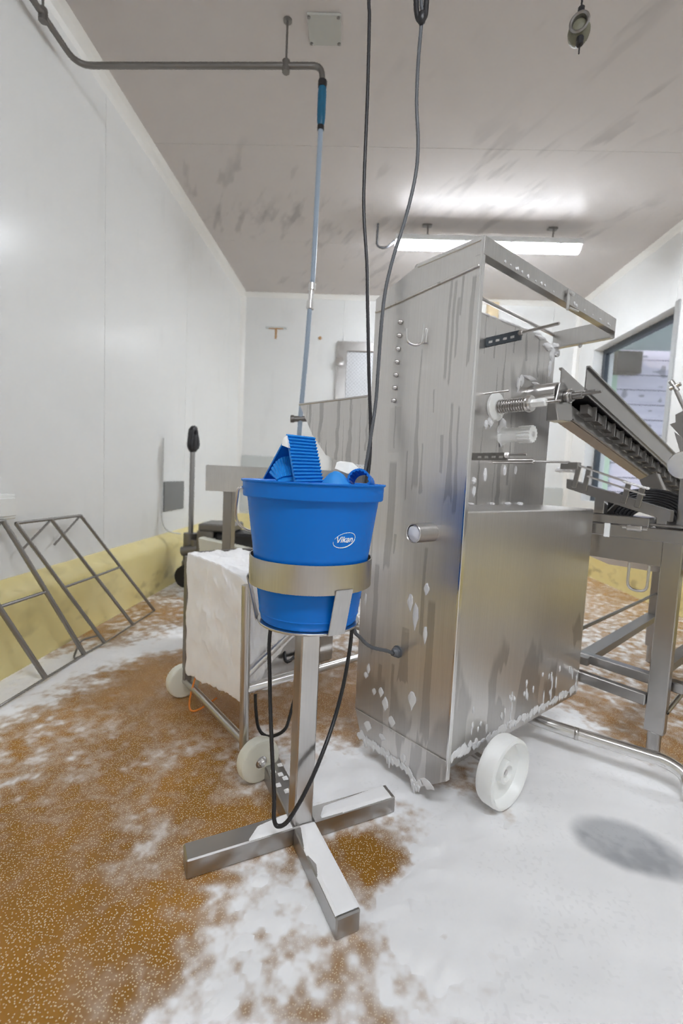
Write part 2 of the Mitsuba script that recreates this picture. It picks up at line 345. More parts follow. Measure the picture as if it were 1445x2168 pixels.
panelled('wall_back', 'white panelled back wall behind the machine',
         [box(a + .001, b - .001, YB, YB + .03, 0, ZC, .0015) for a, b in zip(xs, xs[1:])], 'm_wall', box(XL - .2, XR + .2, YB + .03, YB + .2, -.1, ZC + .1), 'm_trim_white')
wr = cat(box(XR, XR + .22, YF - .2, WY0, -.1, ZC + .1), box(XR, XR + .22, WY1, YB + .2, -.1, ZC + .1), box(XR, XR + .22, WY0, WY1, -.1, WZ0), box(XR, XR + .22, WY0, WY1, WZ1, ZC + .1))
struct('wall_right', wr, 'm_wall', 'white right wall around the window')
struct('wall_front', box(XL - .2, XR + .2, YF - .15, YF, -.1, ZC + .1), 'm_wall', 'white wall behind the viewer')
cs = [YF, -.6, .6, 1.8, 3.05, 4.25, YB]
panelled('ceiling', 'greyish white panelled ceiling with mildew smudges',
         [box(XL, XR, a + .0006, b - .0006, ZC, ZC + .03, .0012) for a, b in zip(cs, cs[1:])], 'm_ceiling', box(XL - .2, XR + .2, YF - .2, YB + .2, ZC + .03, ZC + .15), 'm_trim_white')
def cove(p, q, out, k=.045):
    d = np.asarray(q, float) - p; L = np.linalg.norm(d); o = np.asarray(out, float)
    return prism([(0, 0), (k, 0), (k * .62, -k * .25), (k * .25, -k * .62), (0, -k)], 0, L, (o, (0, 0, 1), d / L, p))
struct('trim_1', cove((XL, YF, ZC), (XL, YB, ZC), (1, 0, 0), .06), 'm_trim_white', 'white cove strip between left wall and ceiling')
struct('trim_2', cove((XL, YB, ZC), (XR, YB, ZC), (0, -1, 0)), 'm_trim_white', 'white cove strip between back wall and ceiling')
struct('trim_3', cove((XR, YF, ZC), (XR, YB, ZC), (-1, 0, 0)), 'm_trim_white', 'white cove strip between right wall and ceiling')
def vcove(x, y, sx, sy, k=.05):
    return prism([(0, 0), (k * sx, 0), (k * .4 * sx, k * .4 * sy), (0, k * sy)], .3, ZC, ((1, 0, 0), (0, 1, 0), (0, 0, 1), (x, y, 0)))
struct('trim_4', vcove(XL, YB, 1, -1), 'm_trim_white', 'white corner strip in the far left corner')
struct('trim_5', vcove(XR, YB, -1, -1), 'm_trim_white', 'white corner strip in the far right corner')
KP = [(0, 0), (.10, 0), (.085, .06), (.080, .27), (.070, .31), (.05, .335), (.012, .372), (0, .374)]
struct('baseboard_left', prism(KP, YF, 4.3, ((1, 0, 0), (0, 0, 1), (0, 1, 0), (XL, 0, 0))), 'm_kerb', 'tall yellow kerb along the left wall', 40)
struct('baseboard_back', prism(KP, XL, XR, ((0, -1, 0), (0, 0, 1), (1, 0, 0), (0, YB, 0))), 'm_kerb', 'tall yellow kerb along the back wall', 40)
struct('baseboard_right', prism(KP, YF, YB, ((-1, 0, 0), (0, 0, 1), (0, 1, 0), (XR, 0, 0))), 'm_kerb', 'tall yellow kerb along the right wall', 40)
# window in the right wall
struct('window_1', cat(box(XR + .10, XR + .15, WY0, WY0 + .05, WZ0, WZ1), box(XR + .10, XR + .15, WY1 - .05, WY1, WZ0, WZ1),
                       box(XR + .10, XR + .15, WY0, WY1, WZ0, WZ0 + .06), box(XR + .10, XR + .15, WY0, WY1, WZ1 - .05, WZ1)), 'm_frame_dark', 'dark framed window over the conveyor, planked building outside')
scene['m_glass'] = {'type': 'thindielectric', 'int_ior': 1.28, 'specular_transmittance': {'type': 'rgb', 'value': [.86, .90, .92]}}
part('window_1', 'pane', trimesh.Trimesh([(XR + .122, WY0 + .05, WZ0 + .06), (XR + .122, WY1 - .05, WZ0 + .06), (XR + .122, WY1 - .05, WZ1 - .05), (XR + .122, WY0 + .05, WZ1 - .05)], [[0, 2, 1], [0, 3, 2]], process=False), 'm_glass', label='clear glass pane')
part('window_1', 'jamb', box(XR - .012, XR + .05, WY0 - .05, WY0, WZ0 - .02, WZ1 + .03), 'm_aluminium', label='aluminium jamb strip')
# hatch door in the back wall
HX0, HX1, HZ1 = -.36, .62, 2.44
struct('door_1', cat(box(HX0, HX0 + .12, YB - .05, YB, .1, HZ1, .006), box(HX1 - .12, HX1, YB - .05, YB, .1, HZ1, .006), box(HX0, HX1, YB - .05, YB, HZ1 - .11, HZ1, .006)), 'm_steel', 'steel framed door in the back wall behind the hopper')
mat('mesh_panel', proc(lambda p, n, uv: mi.Color3f(.60, .61, .63) * (1 - .35 * smoothstep(.2, .9, dr.abs(dr.sin((p.x + p.z) * 75) * dr.sin((p.x - p.z) * 75))))), .35, .2)
part('door_1', 'leaf', box(HX0 + .12, HX1 - .12, YB - .02, YB, .1, HZ1 - .11), 'm_mesh_panel', label='pale leaf of diamond pattern sheet')
part('door_1', 'hinge', cyl((HX0 + .04, YB - .05, 2.20), (HX0 + .04, YB - .09, 2.20), .05), 'm_polished', True)

# outside the window
ob = thing('outbuilding', 'outbuilding clad in pale grey horizontal planks outside the window', 'building')
part(ob, 'wall', box(3.1, 6.6, 7.66, 7.8, -.2, 3.3), 'm_frame_dark')
mat('plank', proc(lambda p, n, uv: mix((.62, .58, .70), (.80, .75, .86), fbm(p.x * 2, p.y * 2, p.z * 14)) * (1 - .5 * smoothstep(.80, .9, noise(p.x * 7, p.z * 13, 3.0)))), .7)
for i in range(14):
    z = -.1 + i * .235
    part(ob, 'plank', box((4.013, 7.620, 2.655)[0], 6.6, 7.62 + .004 * (i % 3), 7.66, z, z + .222, .006), 'm_plank')
mat('mint', (.50, .66, .52), .7); mat('brown_beam', (.10, .072, .04), .7); mat('soffit', (.36, .42, .41), .7)
part(ob, 'side_panel', box(3.1, (4.013, 7.620, 2.655)[0] - .01, 7.60, 7.66, -.2, 3.2), 'm_mint', label='pale green side panel')
part(ob, 'beam', box((3.870, 7.400, 2.819)[0], (4.248, 7.400, 2.832)[0], 7.40, 7.58, (4.061, 7.400, 2.689)[2], 3.02), 'm_brown_beam', label='brown beam under the soffit')
one('porch_soffit', box(2.66, 7.0, 2.5, 7.40, 3.03, 3.17), 'm_soffit', 'grey green porch soffit seen through the top of the window', 'soffit')
one('yard', box(2.7, 12, -3, 14, -.3, -.2), 'm_pale_panel', 'pale paved yard outside the window', 'ground')

# ------------------------------------------------------------------ lamps
def batten(name, p, q, label, k_=1.0):
    k = thing(name, label, 'lamp', None)
    p, q = np.asarray(p, float), np.asarray(q, float); d, a, b = frame_of(q - p); n = np.linalg.norm(q - p)
    M = (a, b, d, p)
    part(k, 'housing', prism([(-.055, 0), (.055, 0), (.06, .015), (.05, .045), (-.05, .045), (-.06, .015)], 0, n, M), 'm_lamp_body')
    tx = np.linspace(0, np.pi, 13); pr = [(-.055 * math.cos(t), -.052 * math.sin(t)) for t in tx] + [(.055, -.001), (-.055, -.001)]
    lm = prism(pr[::-1], .01, n - .01, M)
    kk = part(k, 'diffuser', lm, 'm_print_white', label='glowing white diffuser')
    scene[kk]['emitter'] = {'type': 'area', 'radiance': {'type': 'rgb', 'value': [LAMP_E * k_ * .945, LAMP_E * k_, LAMP_E * k_ * 1.07]}}
    for f in (.12, .38, .62, .88): part(k, 'clip', bar(p + d * (n * f - .012) + a * .0 + b * .002, p + d * (n * f + .012) + b * .002, .128, .018), 'm_aluminium')
    return k
LA, LB = np.array([.18, 3.92, 2.815]), np.array([1.67, 3.92, 2.815])
bl = batten('ceiling_lamp', LA, LB, 'long glowing batten lamp hanging under the ceiling above the machine')
for x in (.44, 1.45):
    part(bl, 'hanger', cat(cyl((x, 3.92, 2.86), (x, 3.92, ZC - .005), .006, 8), box(x - .045, x + .03, 3.90, 3.94, ZC - .014, ZC)), 'm_pipe_old')
part(bl, 'flex', tube(rounded([(.03, 3.92, ZC), (.03, 3.92, 2.78), (.10, 3.92, 2.765), (.19, 3.92, 2.84)], .05), .009), 'm_grey_rubber', True, label='grey supply flex')
BL2 = batten('ceiling_lamp', (-.3, -.35, 2.83), (1.24, -.35, 2.83), 'batten lamp of the row behind the viewer', .85)
for x in (0.1, 1.0): part(BL2, 'hanger', cyl((x, -.35, 2.87), (x, -.35, ZC), .006, 8), 'm_pipe_old')

# ------------------------------------------------------------------ bucket stand, bucket and what it holds
BX, BY = -.108, 1.045
st = thing('bucket_stand', 'brushed steel stand on a four armed foot, holding the blue bucket', 'stand')
SA = math.radians(28)
def srot(m):
    R = trimesh.transformations.rotation_matrix(-SA * -1, [0, 0, 1]); m.apply_transform(R); m.apply_translation([BX, BY, 0]); return m
part(st, 'post', srot(box(-.0235, .0235, -.0235, .0235, .044, .541, .003)), 'm_steel')
AL = .268
part(st, 'arm', srot(box(-.0262, .0262, -AL, -.0265, 0, .045, .003)), 'm_mid_steel')
part(st, 'arm', srot(box(-AL, .0262, -.0262, .0262, 0, .0452, .003)), 'm_mid_steel')
part(st, 'arm', srot(box(.0265, AL - .01, -.0262, .0262, 0, .045, .003)), 'm_mid_steel')
part(st, 'arm', srot(box(-.0262, .0262, .0265, AL - .01, 0, .045, .003)), 'm_mid_steel')
part(st, 'base_plate', lathe([(0, .541), (.118, .541), (.119, .542), (.119, .545), (.118, .546), (0, .546)], 64, (BX, BY, 0)), 'm_steel', 30)
part(st, 'ring', lathe([(.1385, .634), (.1415, .634), (.1415, .696), (.1385, .696), (.1385, .634)], 96, (BX, BY, 0)), 'm_steel', 30)
for az in (36, 156, 276):
    a = math.radians(az); d = np.array([math.sin(a), -math.cos(a), 0]); c = np.array([BX, BY, 0])
    part(st, 'strap', bar(c + d * .1205 + [0, 0, .541], c + d * .1440 + [0, 0, .645], .043, .003, up=d), 'm_steel')
def foam_patch(poly, z, seed, th=.004):
    """A low cushion of foam over a polygon."""
    g = Polygon(poly).buffer(.006).buffer(-.004); mn = g.bounds
    N = 26; X, Y = np.meshgrid(np.linspace(mn[0], mn[2], N), np.linspace(mn[1], mn[3], N)); V = []
    for x, y in zip(X.ravel(), Y.ravel()):
        dd = g.exterior.distance(Point(x, y)) * (1 if g.contains(Point(x, y)) else -1)
        V.append((x, y, z + th * (min(max(dd + .004, -.01) / .01, 1) - .25) * (.7 + .6 * float(meshkit.fbm(np.array([x * 60, y * 60, seed]), 3, seed)))))
    V = np.array(V); Fc = []
    for i in range(N - 1):
        for j in range(N - 1):
            a, b, c, e = i * N + j, i * N + j + 1, (i + 1) * N + j + 1, (i + 1) * N + j
            if max(V[[a, b, c, e], 2]) > z: Fc += [[a, b, c], [a, c, e]]
    return trimesh.Trimesh(V, Fc)
pf = [foam_patch([(-.024, -.26), (.024, -.26), (.025, -.03), (-.005, -.028), (-.022, -.10), (-.010, -.14), (-.023, -.18)], .0452, 3),
      foam_patch([(.05, -.018), (.245, -.023), (.245, .022), (.07, .010)], .0452, 5), foam_patch([(-.13, -.024), (-.03, -.024), (-.03, .02), (-.10, .008)], .0454, 6)]
for (x, y) in ((.0, .10), (.012, .15), (-.01, .19), (.016, .21), (-.014, .13), (.005, .17)):
    pf.append(foam_patch([(x - .004, y - .006), (x + .005, y - .004), (x + .004, y + .007), (x - .005, y + .004)], .0452, 8, .003))
part(st, 'foam_film', srot(cat(*pf)), 'm_foam', True, label='white foam left on the foot arms', kind='stuff')

Z0, ZR = .547, .868
bk = thing('bucket', 'bright blue plastic bucket sitting in the ring of the steel stand', 'bucket')
prof = [(0, Z0), (.108, Z0), (.1115, Z0 + .004), (.1125, Z0 + .012), (.1145, Z0 + .016), (.1150, Z0 + .020), (.1498, .826), (.150, .828), (.158, .8275), (.1595, .830), (.1605, .8585), (.1640, .8605), (.1645, .863), (.1635, .8645), (.1600, .8640),
        (.1565, .861), (.1555, .833), (.147, .826), (.111, Z0 + .02), (.105, Z0 + .006), (0, Z0 + .006)]
part(bk, 'body', lathe(prof, 120, (BX, BY, 0)), 'm_blue_plastic', 35)
ph = np.linspace(0, np.pi, 40); cph = np.sign(np.cos(ph)) * np.abs(np.cos(ph)) ** .55
hp = np.stack([-.172 * cph, .18 * np.sin(ph), .845 - .125 * np.abs(np.sin(ph)) ** .65], -1)
hp = np.vstack([hp[0] + [.014, 0, 0], hp, hp[-1] + [-.014, 0, 0]]); ha = math.radians(24)
hp = np.stack([hp[:, 0] * math.cos(ha) - hp[:, 1] * math.sin(ha), hp[:, 0] * math.sin(ha) + hp[:, 1] * math.cos(ha), hp[:, 2]], -1) + [BX, BY, 0]
part(bk, 'handle', tube(rounded(hp, .01, 3), .0032, 10), 'm_polished', True, label='steel wire handle')
def wrap(m, az0, zc, out=.0006):
    """Bends flat artwork (x right, y up, z out) round the bucket's conical side."""
    m = m.subdivide_to_size(.004); v = m.vertices; z = zc + v[:, 1] * .99
    R = .1150 + (z - Z0 - .02) * (.1498 - .1150) / (.826 - Z0 - .02); a = az0 + v[:, 0] / R
    rr = R + .0001 + v[:, 2]
    m.vertices = np.stack([BX + rr * np.sin(a), BY - rr * np.cos(a), z], -1); return m
tx = meshkit.text_mesh('Vikan', .0115, .0006, bold=True); tx.apply_translation([-(tx.bounds[0, 0] + tx.bounds[1, 0]) / 2, -.0045, 0])
v = tx.vertices.copy(); v[:, 0] += v[:, 1] * .2; tx.vertices = v
th = np.linspace(math.radians(150), math.radians(-195), 70); tl = math.radians(14)
w_ = .0004 + .0011 * np.clip(np.sin(np.linspace(0, 1, 70) * np.pi) ** 1.0, 0, 1) * np.where(np.linspace(0, 1, 70) > .5, 1.5, .55)
ex, ey = .0265 * np.cos(th), .0145 * np.sin(th); ox, oy = (.0265 + w_) * np.cos(th), (.0145 + w_) * np.sin(th)
ring = np.vstack([np.stack([ex, ey], -1), np.stack([ox, oy], -1)[::-1]]); ring = ring @ np.array([[math.cos(tl), math.sin(tl)], [-math.sin(tl), math.cos(tl)]])
lg = prism(Polygon(ring).buffer(.0001), 0, .0006, ((1, 0, 0), (0, 1, 0), (0, 0, 1), (0, 0, 0)))
part(bk, 'logo', wrap(cat(tx, lg), math.radians(35), .7485), 'm_print_white', label='white printed lettering in a swoosh oval')
part(bk, 'base_bead', lathe([(.1142, Z0 + .018), (.1156, Z0 + .0185), (.1160, Z0 + .020), (.1156, Z0 + .0215), (.1150, Z0 + .022)], 96, (BX, BY, 0)), 'm_blue_plastic', True)

def flap(a, b, c, d, th=.004, ribs=0, rh=.0035, both=False):
    """A four cornered sheet a-b (top edge), d-c (bottom edge) with ribs that run from side to side on the outer face."""
    a, b, c, d = (np.asarray(q, float) for q in (a, b, c, d)); nrm = np.cross(d - a, b - a); nrm /= np.linalg.norm(nrm)
    V = np.array([a, b, c, d, a - nrm * th, b - nrm * th, c - nrm * th, d - nrm * th])
    ms = [trimesh.convex.convex_hull(V)]
    for i in range(ribs):
        f = (i + .5) / ribs; l0, l1 = a + (d - a) * f, b + (c - b) * f; s = np.linalg.norm(d - a) / ribs * .27; u = (d - a) / np.linalg.norm(d - a)
        ms.append(trimesh.convex.convex_hull(np.array([l0 - u * s, l0 + u * s, l1 + u * s, l1 - u * s, l0 - u * s * .5 + nrm * rh, l0 + u * s * .5 + nrm * rh, l1 + u * s * .5 + nrm * rh, l1 - u * s * .5 + nrm * rh])))
    return cat(*ms)
rb = thing('ribbed_belt', 'blue ribbed belt strip folded into a tent, standing up out of the bucket', 'belt')
A_, B_ = np.array((-0.168, 1.000, 0.966)), np.array((-0.113, 1.050, 0.966)); C_, D_ = np.array((-0.081, 0.985, 0.856)), np.array((-0.134, 0.935, 0.852))
E_, F_ = np.array((-0.230, 1.060, 0.867)), np.array((-0.174, 1.110, 0.870))
part(rb, 'strip', cat(flap(A_, B_, C_, D_, .004, 0), flap(E_, F_, B_, A_, .004, 0)), 'm_blue_belt')
part(rb, 'ribs', flap(A_ * .985 + D_ * .015, B_ * .985 + C_ * .015, C_, D_, .001, 15, .0045), 'm_blue_belt')
part(rb, 'end_stop', trimesh.convex.convex_hull(np.array([(-0.173, 0.985, 0.956), (-0.166, 0.985, 0.962), (-0.157, 0.965, 0.934), (-0.175, 0.980, 0.940), (-0.155, 1.030, 0.939), (-0.167, 1.030, 0.964)])), 'm_white_plastic', label='white end piece in the fold')
rb2 = thing('ribbed_belt', 'fanned blue ribbed strip lying in the bucket under the folded tent strip', 'belt')
fan = []
for i in range(9):
    f0, f1 = i / 9, (i + 1) / 9
    top = lambda f: np.array((-0.201, 1.000, 0.875)) * (1 - f) ** 2 + 2 * f * (1 - f) * np.array((-0.189, 1.020, 0.922)) + f * f * np.array((-0.158, 1.030, 0.913))
    low = np.array((-0.143, 0.970, 0.865)); lo2 = np.array((-0.175, 0.965, 0.862))
    q0, q1 = lo2 + (low - lo2) * f0, lo2 + (low - lo2) * f1
    fan.append(flap(top(f0), top(f1), q1, q0, .004)); mid = (top(f0) + top(f1)) / 2; mq = (q0 + q1) / 2
    fan.append(tube([mid + [0, -.002, .001], mid * .2 + mq * .8 + [0, -.002, 0]], [.0050, .0032], 6))
part(rb2, 'strip', cat(*fan), 'm_blue_belt')
mat('pale_blue', (.035, .27, .70), .5, 0, .3)
one('blue_scoop_cone', lathe([(0, 0), (.004, 0), (.016, -.006), (.040, -.034), (.044, -.06), (0, -.06)], 40, (-0.056, 1.000, 0.890)), 'm_pale_blue', 'smooth pale blue rounded cone lying in the bucket beside the tent strip', 'plastic part', 40)
sl = thing('toothed_sleeve', 'curled blue sleeve with a toothed rim at the right of the bucket', 'plastic part')
c0 = np.array((-0.006, 0.985, 0.873)); dv = np.array([.012, .07, -.01]); pts = []
d, a, b = frame_of(dv)
n = 64; an = np.linspace(0, 2 * np.pi, n, endpoint=False); R1 = .0255
def ringp(o, rr): return o + rr * (np.cos(an)[:, None] * a + np.sin(an)[:, None] * b)
tooth = np.where((np.arange(n) // 2) % 2 == 0, 1, .9)
Rs = [ringp(c0, R1), ringp(c0 + dv, R1), ringp(c0 + dv, R1 * .86), ringp(c0, R1 * .86 * tooth[:, None])]
V = np.vstack(Rs); Fc = []
for k in range(4):
    for j in range(n):
        p0, p1, q0, q1 = k * n + j, k * n + (j + 1) % n, ((k + 1) % 4) * n + j, ((k + 1) % 4) * n + (j + 1) % n
        Fc += [[p0, p1, q1], [p0, q1, q0]]
sm_ = trimesh.Trimesh(V, Fc); sm_.fix_normals()
part(sl, 'shell', sm_, 'm_blue_plastic', 30)
wb = trimesh.convex.convex_hull(np.array([(-0.060, 1.010, 0.896), (-0.031, 1.000, 0.886), (-0.004, 1.030, 0.893), (-0.058, 1.040, 0.911), (-0.029, 1.030, 0.908), (-0.015, 1.050, 0.906), (-0.051, 1.070, 0.915), (-0.023, 1.080, 0.913), (-0.006, 1.060, 0.899), (-0.059, 1.060, 0.899)]))
one('white_block', wb, 'm_white_plastic', 'white plastic block lying on the blue sleeve in the bucket', 'plastic part')

# ------------------------------------------------------------------ the steel machine
mc = thing('food_machine', 'tall wheeled stainless steel processing machine streaked with foam', 'machine')
PL = [(0.0, .098), (.100, .022), (.125, .048), (.332, .050), (.368, .140), (.368, 1.415), (.205, 1.462), (0, 1.462)]
part(mc, 'side_plate', local(prism(PL, 0, .004, TZS)), 'm_side_steel')
part(mc, 'edge_lip', local(cat(box(-.004, .010, -.003, .004, .10, 1.462, .0015), box(-.003, .003, .0, .205, 1.455, 1.465, .001))), 'm_polished')
part(mc, 'fold_seam', local(bar((-.003, .004, 1.398), (-.003, .366, 1.375), .004, .006)), 'm_plate_steel')
part(mc, 'fold_seam', local(bar((-.0025, .004, .152), (-.0025, .366, .136), .003, .003)), 'm_plate_steel')
part(mc, 'cabinet', local(box(.004, .758, .001, .366, .150, .806, .004)), 'm_cabinet_steel')
part(mc, 'bottom_lip', local(cat(box(.004, .756, .004, .03, .125, .152, .002), box(.73, .756, .004, .36, .125, .152, .002))), 'm_steel')
up_ = Polygon([(.004, .80), (.780, .80), (.780, 1.372), (.770, 1.395), (.745, 1.41), (.64, 1.425), (.004, 1.40)])
part(mc, 'upper_housing', local(prism(up_, .20, .364, SZT)), 'm_housing_steel')
part(mc, 'guard_rail', local(cat(box(.0, .785, -.004, .0, 1.424, 1.466, .001), box(.0, .785, -.004, .020, 1.422, 1.426, .001))), 'm_steel')
part(mc, 'guard_rail', local(cat(box(.781, .785, -.004, .215, 1.400, 1.466, .001), box(.760, .785, .0, .215, 1.398, 1.402, .001))), 'm_steel')
part(mc, 'guard_rod', local(cyl((.0, .213, 1.462), (.785, .213, 1.455), .006, 12)), 'm_steel', 40)
lk = part(mc, 'latch', local(cat(bar((.418, -.010, 1.458), (.418, -.010, 1.398), .014, .004, up=(0, 1, 0)), cyl((.418, -.016, 1.404), (.475, -.016, 1.408), .003, 8), cyl((.418, -.014, 1.450), (.450, -.010, 1.452), .005, 8))), 'm_polished')
# seven dome nuts and a hook on the side plate
for (x, z) in ((.2575, 1.322), (.2590, 1.285), (.2605, 1.248), (.2620, 1.212), (.2640, 1.176), (.2655, 1.140), (.2670, 1.104)):
    part(mc, 'dome_nut', local(cat(lathe([(0, .011), (.003, .0105), (.0055, .008), (.0066, .004), (.0066, 0), (0, 0)], 16, (-.002, x, z), (-1, 0, 0)))), 'm_polished', 40)
part(mc, 'hook', local(cat(tube(rounded([(-.014, .158, 1.292), (-.012, .163, 1.245), (-.022, .175, 1.238), (-.040, .190, 1.244), (-.046, .191, 1.280)], .012), .0032, 10), box(-.006, 0, .156, .170, 1.245, 1.285))), 'm_polished', 40)
ot = part(mc, 'outlet_stub', local(lathe([(.0225, 0), (.0255, 0), (.0255, .070), (.0240, .072), (.0225, .070), (.0225, 0)], 40, (0, .102, .742), (-1, 0, 0))), 'm_steel', 30, label='steel outlet tube filled with foam')
part(ot, 'foam_plug', local(blob((-.064, .102, .742), .0224, (.35, 1, 1), 2)), 'm_foam', True)
part(mc, 'cable_gland', local(cat(lathe([(0, .022), (.009, .022), (.010, .018), (.014, .012), (.014, .004), (.018, .003), (.018, 0), (0, 0)], 6 * 3, (0, .197, .381), (-1, 0, 0)))), 'm_grey_rubber', 30)
# shafts on the upper housing, all square to its face
def on_face(s, z, prof, sec=28): return local(lathe(prof, sec, (s, .20, z), (0, -1, 0)))
rl = part(mc, 'roller_hub', on_face(.400, 1.132, [(0, 0), (.042, 0), (.046, .004), (.046, .012), (.041, .016), (.024, .018), (0, .018)]), 'm_white_plastic', 35, label='white roller hub')
coil = [(.0, .016)] + [(.0225 if i % 4 in (1, 2) else .0165, .018 + i * .0022) for i in range(48)] + [(0, .018 + 48 * .0022)]
part(rl, 'spring', on_face(.400, 1.132, coil), 'm_steel', False, label='close wound steel spring')
part(rl, 'collar', on_face(.400, 1.132, [(0, .118), (.025, .118), (.027, .122), (.027, .128), (.024, .134), (0, .134)]), 'm_polished', 30)
part(rl, 'sleeve', on_face(.400, 1.132, [(0, .13), (.013, .13), (.013, .175), (.011, .178), (0, .178)], 6), 'm_white_plastic')
part(rl, 'pin', on_face(.400, 1.132, [(0, .175), (.0035, .175), (.0035, .222), (0, .222)], 10), 'm_steel')
gp = []
for i in range(28):
    t = i / 28 * 2 * np.pi; rr = .0285 if i % 2 else .0240; gp += [(rr * math.cos(t - .07), rr * math.sin(t - .07)), (rr * math.cos(t + .07), rr * math.sin(t + .07))]
gk = part(mc, 'gear_hub', on_face(.465, 1.045, [(0, 0), (.034, 0), (.026, .014), (.024, .03), (.024, .07), (0, .07)]), 'm_white_plastic', 35, label='white gear hub')
part(gk, 'gear', local(prism(gp, 0, .045, ((1, 0, 0), (0, 0, 1), (0, -1, 0), (.465, .136, 1.045)))), 'm_white_plastic')
part(gk, 'screw', on_face(.465, 1.045, [(0, .10), (.008, .10), (.008, .113), (0, .113)], 12), 'm_polished')
rs = part(mc, 'drive_roller', on_face(.632, 1.205, [(0, 0), (.034, 0), (.034, .098), (.032, .1), (0, .1)], 36), 'm_polished', 30, label='shiny steel drive roller')
part(mc, 'pin', on_face(.345, 1.168, [(0, 0), (.003, 0), (.003, .085), (0, .085)], 8), 'm_steel')
def nbar(s, z, t0, t1, w, h, m, name='slotted_bar'):
    k = part(mc, name, local(box(s - w / 2, s + w / 2, t1, t0, z - h / 2, z + h / 2, .001)), m); return k
kb = nbar(.330, 1.326, .20, .078, .006, .030, 'm_frame_dark')
part(kb, 'slot', local(cat(*[box(.3262, .3275, t, t + .013, 1.321, 1.328, .0005) for t in (.10, .125, .15, .175)])), 'm_polished')
part(kb, 'rod', local(cat(cyl((.33, .09, 1.332), (.33, -.035, 1.334), .0045, 10), cyl((.33, .086, 1.332), (.33, .075, 1.332), .009, 6))), 'm_steel', 30)
kb = nbar(.300, .962, .20, .075, .006, .024, 'm_dark_steel')
part(kb, 'slot', local(cat(*[box(.2962, .2975, t, t + .013, .957, .964, .0005) for t in (.09, .115, .14, .165)])), 'm_polished')
part(kb, 'rod', local(cat(cyl((.30, .08, .968), (.30, .015, .968), .004, 10), cyl((.30, .085, .966), (.30, .07, .966), .009, 6))), 'm_steel', 30)
part(mc, 'pusher_rod', local(cat(cyl((.42, .20, .955), (.42, .055, .955), .0095, 14), cyl((.42, .06, .954), (.42, -.05, .952), .0035, 8))), 'm_steel', 30)
# wheels and axle
def wheel(parent, c, ax, R, W, mkey, dished=True, lab=None):
    ax = np.asarray(ax, float); W2 = W / 2
    if dished:
        pr_ = [(.0, W2 - .030), (.016, W2 - .030), (.022, W2 - .012), (.030, W2 - .014), (.032, W2 - .030), (R - .020, W2 - .026), (R - .013, W2 - .004), (R - .008, W2), (R - .002, W2 - .004), (R, W2 - .012),
               (R, -W2 + .010), (R - .004, -W2 + .001), (R - .01, -W2), (0, -W2)]
    else:
        pr_ = [(0, W2 - .004), (.016, W2 - .004), (.018, W2), (R - .010, W2), (R - .003, W2 - .004), (R, W2 - .012), (R, -W2 + .012), (R - .003, -W2 + .004), (R - .010, -W2), (0, -W2)]
    k = part(parent, 'wheel', lathe(pr_[::-1], 64, c, ax), mkey, 35, label=lab)
    h = W2 - .030 if dished else W2 - .004
    part(k, 'hub_bolt', cat(lathe([(0, h), (.017, h), (.017, h + .003), (.012, h + .004), (.010, h + .006), (.0, h + .006)], 24, c, ax), lathe([(0, h + .005), (.0075, h + .005), (.0075, h + .014), (0, h + .014)], 6, c, ax)), 'm_polished', 30)
    return k
WC = L2W((.168, -.062, .096)); NX = np.array([RY, -RX, 0])
wheel(mc, WC, NX, .096, .052, 'm_white_plastic', True, 'white dished plastic wheel')
part(mc, 'axle', cyl(WC - NX * .02, L2W((.168, .30, .10)), .010, 12), 'm_steel', 30)
wheel(mc, L2W((.168, .33, .096)), -NX, .096, .052, 'm_white_plastic', True, 'white dished plastic wheel')
pp = [L2W((.535, .30, .085)), (0.634, 1.507, 0.085), (0.940, 1.327, 0.085), (0.976, 1.290, 0.070), (0.963, 1.246, 0.030)]
part(mc, 'floor_tube', tube(rounded(pp, .09, 8), .019, 18), 'm_polished', True, label='bent shiny floor tube under the table leg')
jp = np.array((0.731, 1.448, 0.085)); jd = (np.array(pp[2]) - np.array(pp[1])); jd /= np.linalg.norm(jd)
part(mc, 'tube_joint', tube([jp, jp + jd * .012], .0196, 18), 'm_steel', True)
# hopper at its back
HP = [(.372, 1.128), (.760, 1.137), (.672, 1.024), (.585, .950), (.50, .925), (.372, .917)]
HI = [(.380, 1.14), (.752, 1.15), (.667, 1.030), (.580, .956), (.50, .931), (.380, .923)]
hop = cat(local(prism(HP, 0.0, .003, TZS)), local(prism(HP, .417, .42, TZS)), *[local(trimesh.convex.convex_hull(np.array([(s, t, z + o) for s in (0, .42) for o in (0, .003) for (t, z) in (a, b)]))) for a, b in zip(HP[1:], HP[2:])])
hk = thing('hopper', 'wide steel hopper with water streaks behind the left side of the machine', 'hopper')
part(hk, 'bowl', hop, 'm_plate_steel')
part(hk, 'rim', local(cat(bar((0, .372, 1.129), (0, .762, 1.138), .008, .006), bar((0, .760, 1.138), (.42, .760, 1.138), .008, .006), bar((.42, .372, 1.129), (.42, .762, 1.138), .008, .006))), 'm_steel')
part(hk, 'bracket', local(box(.05, .37, .364, .40, .93, 1.0)), 'm_steel')
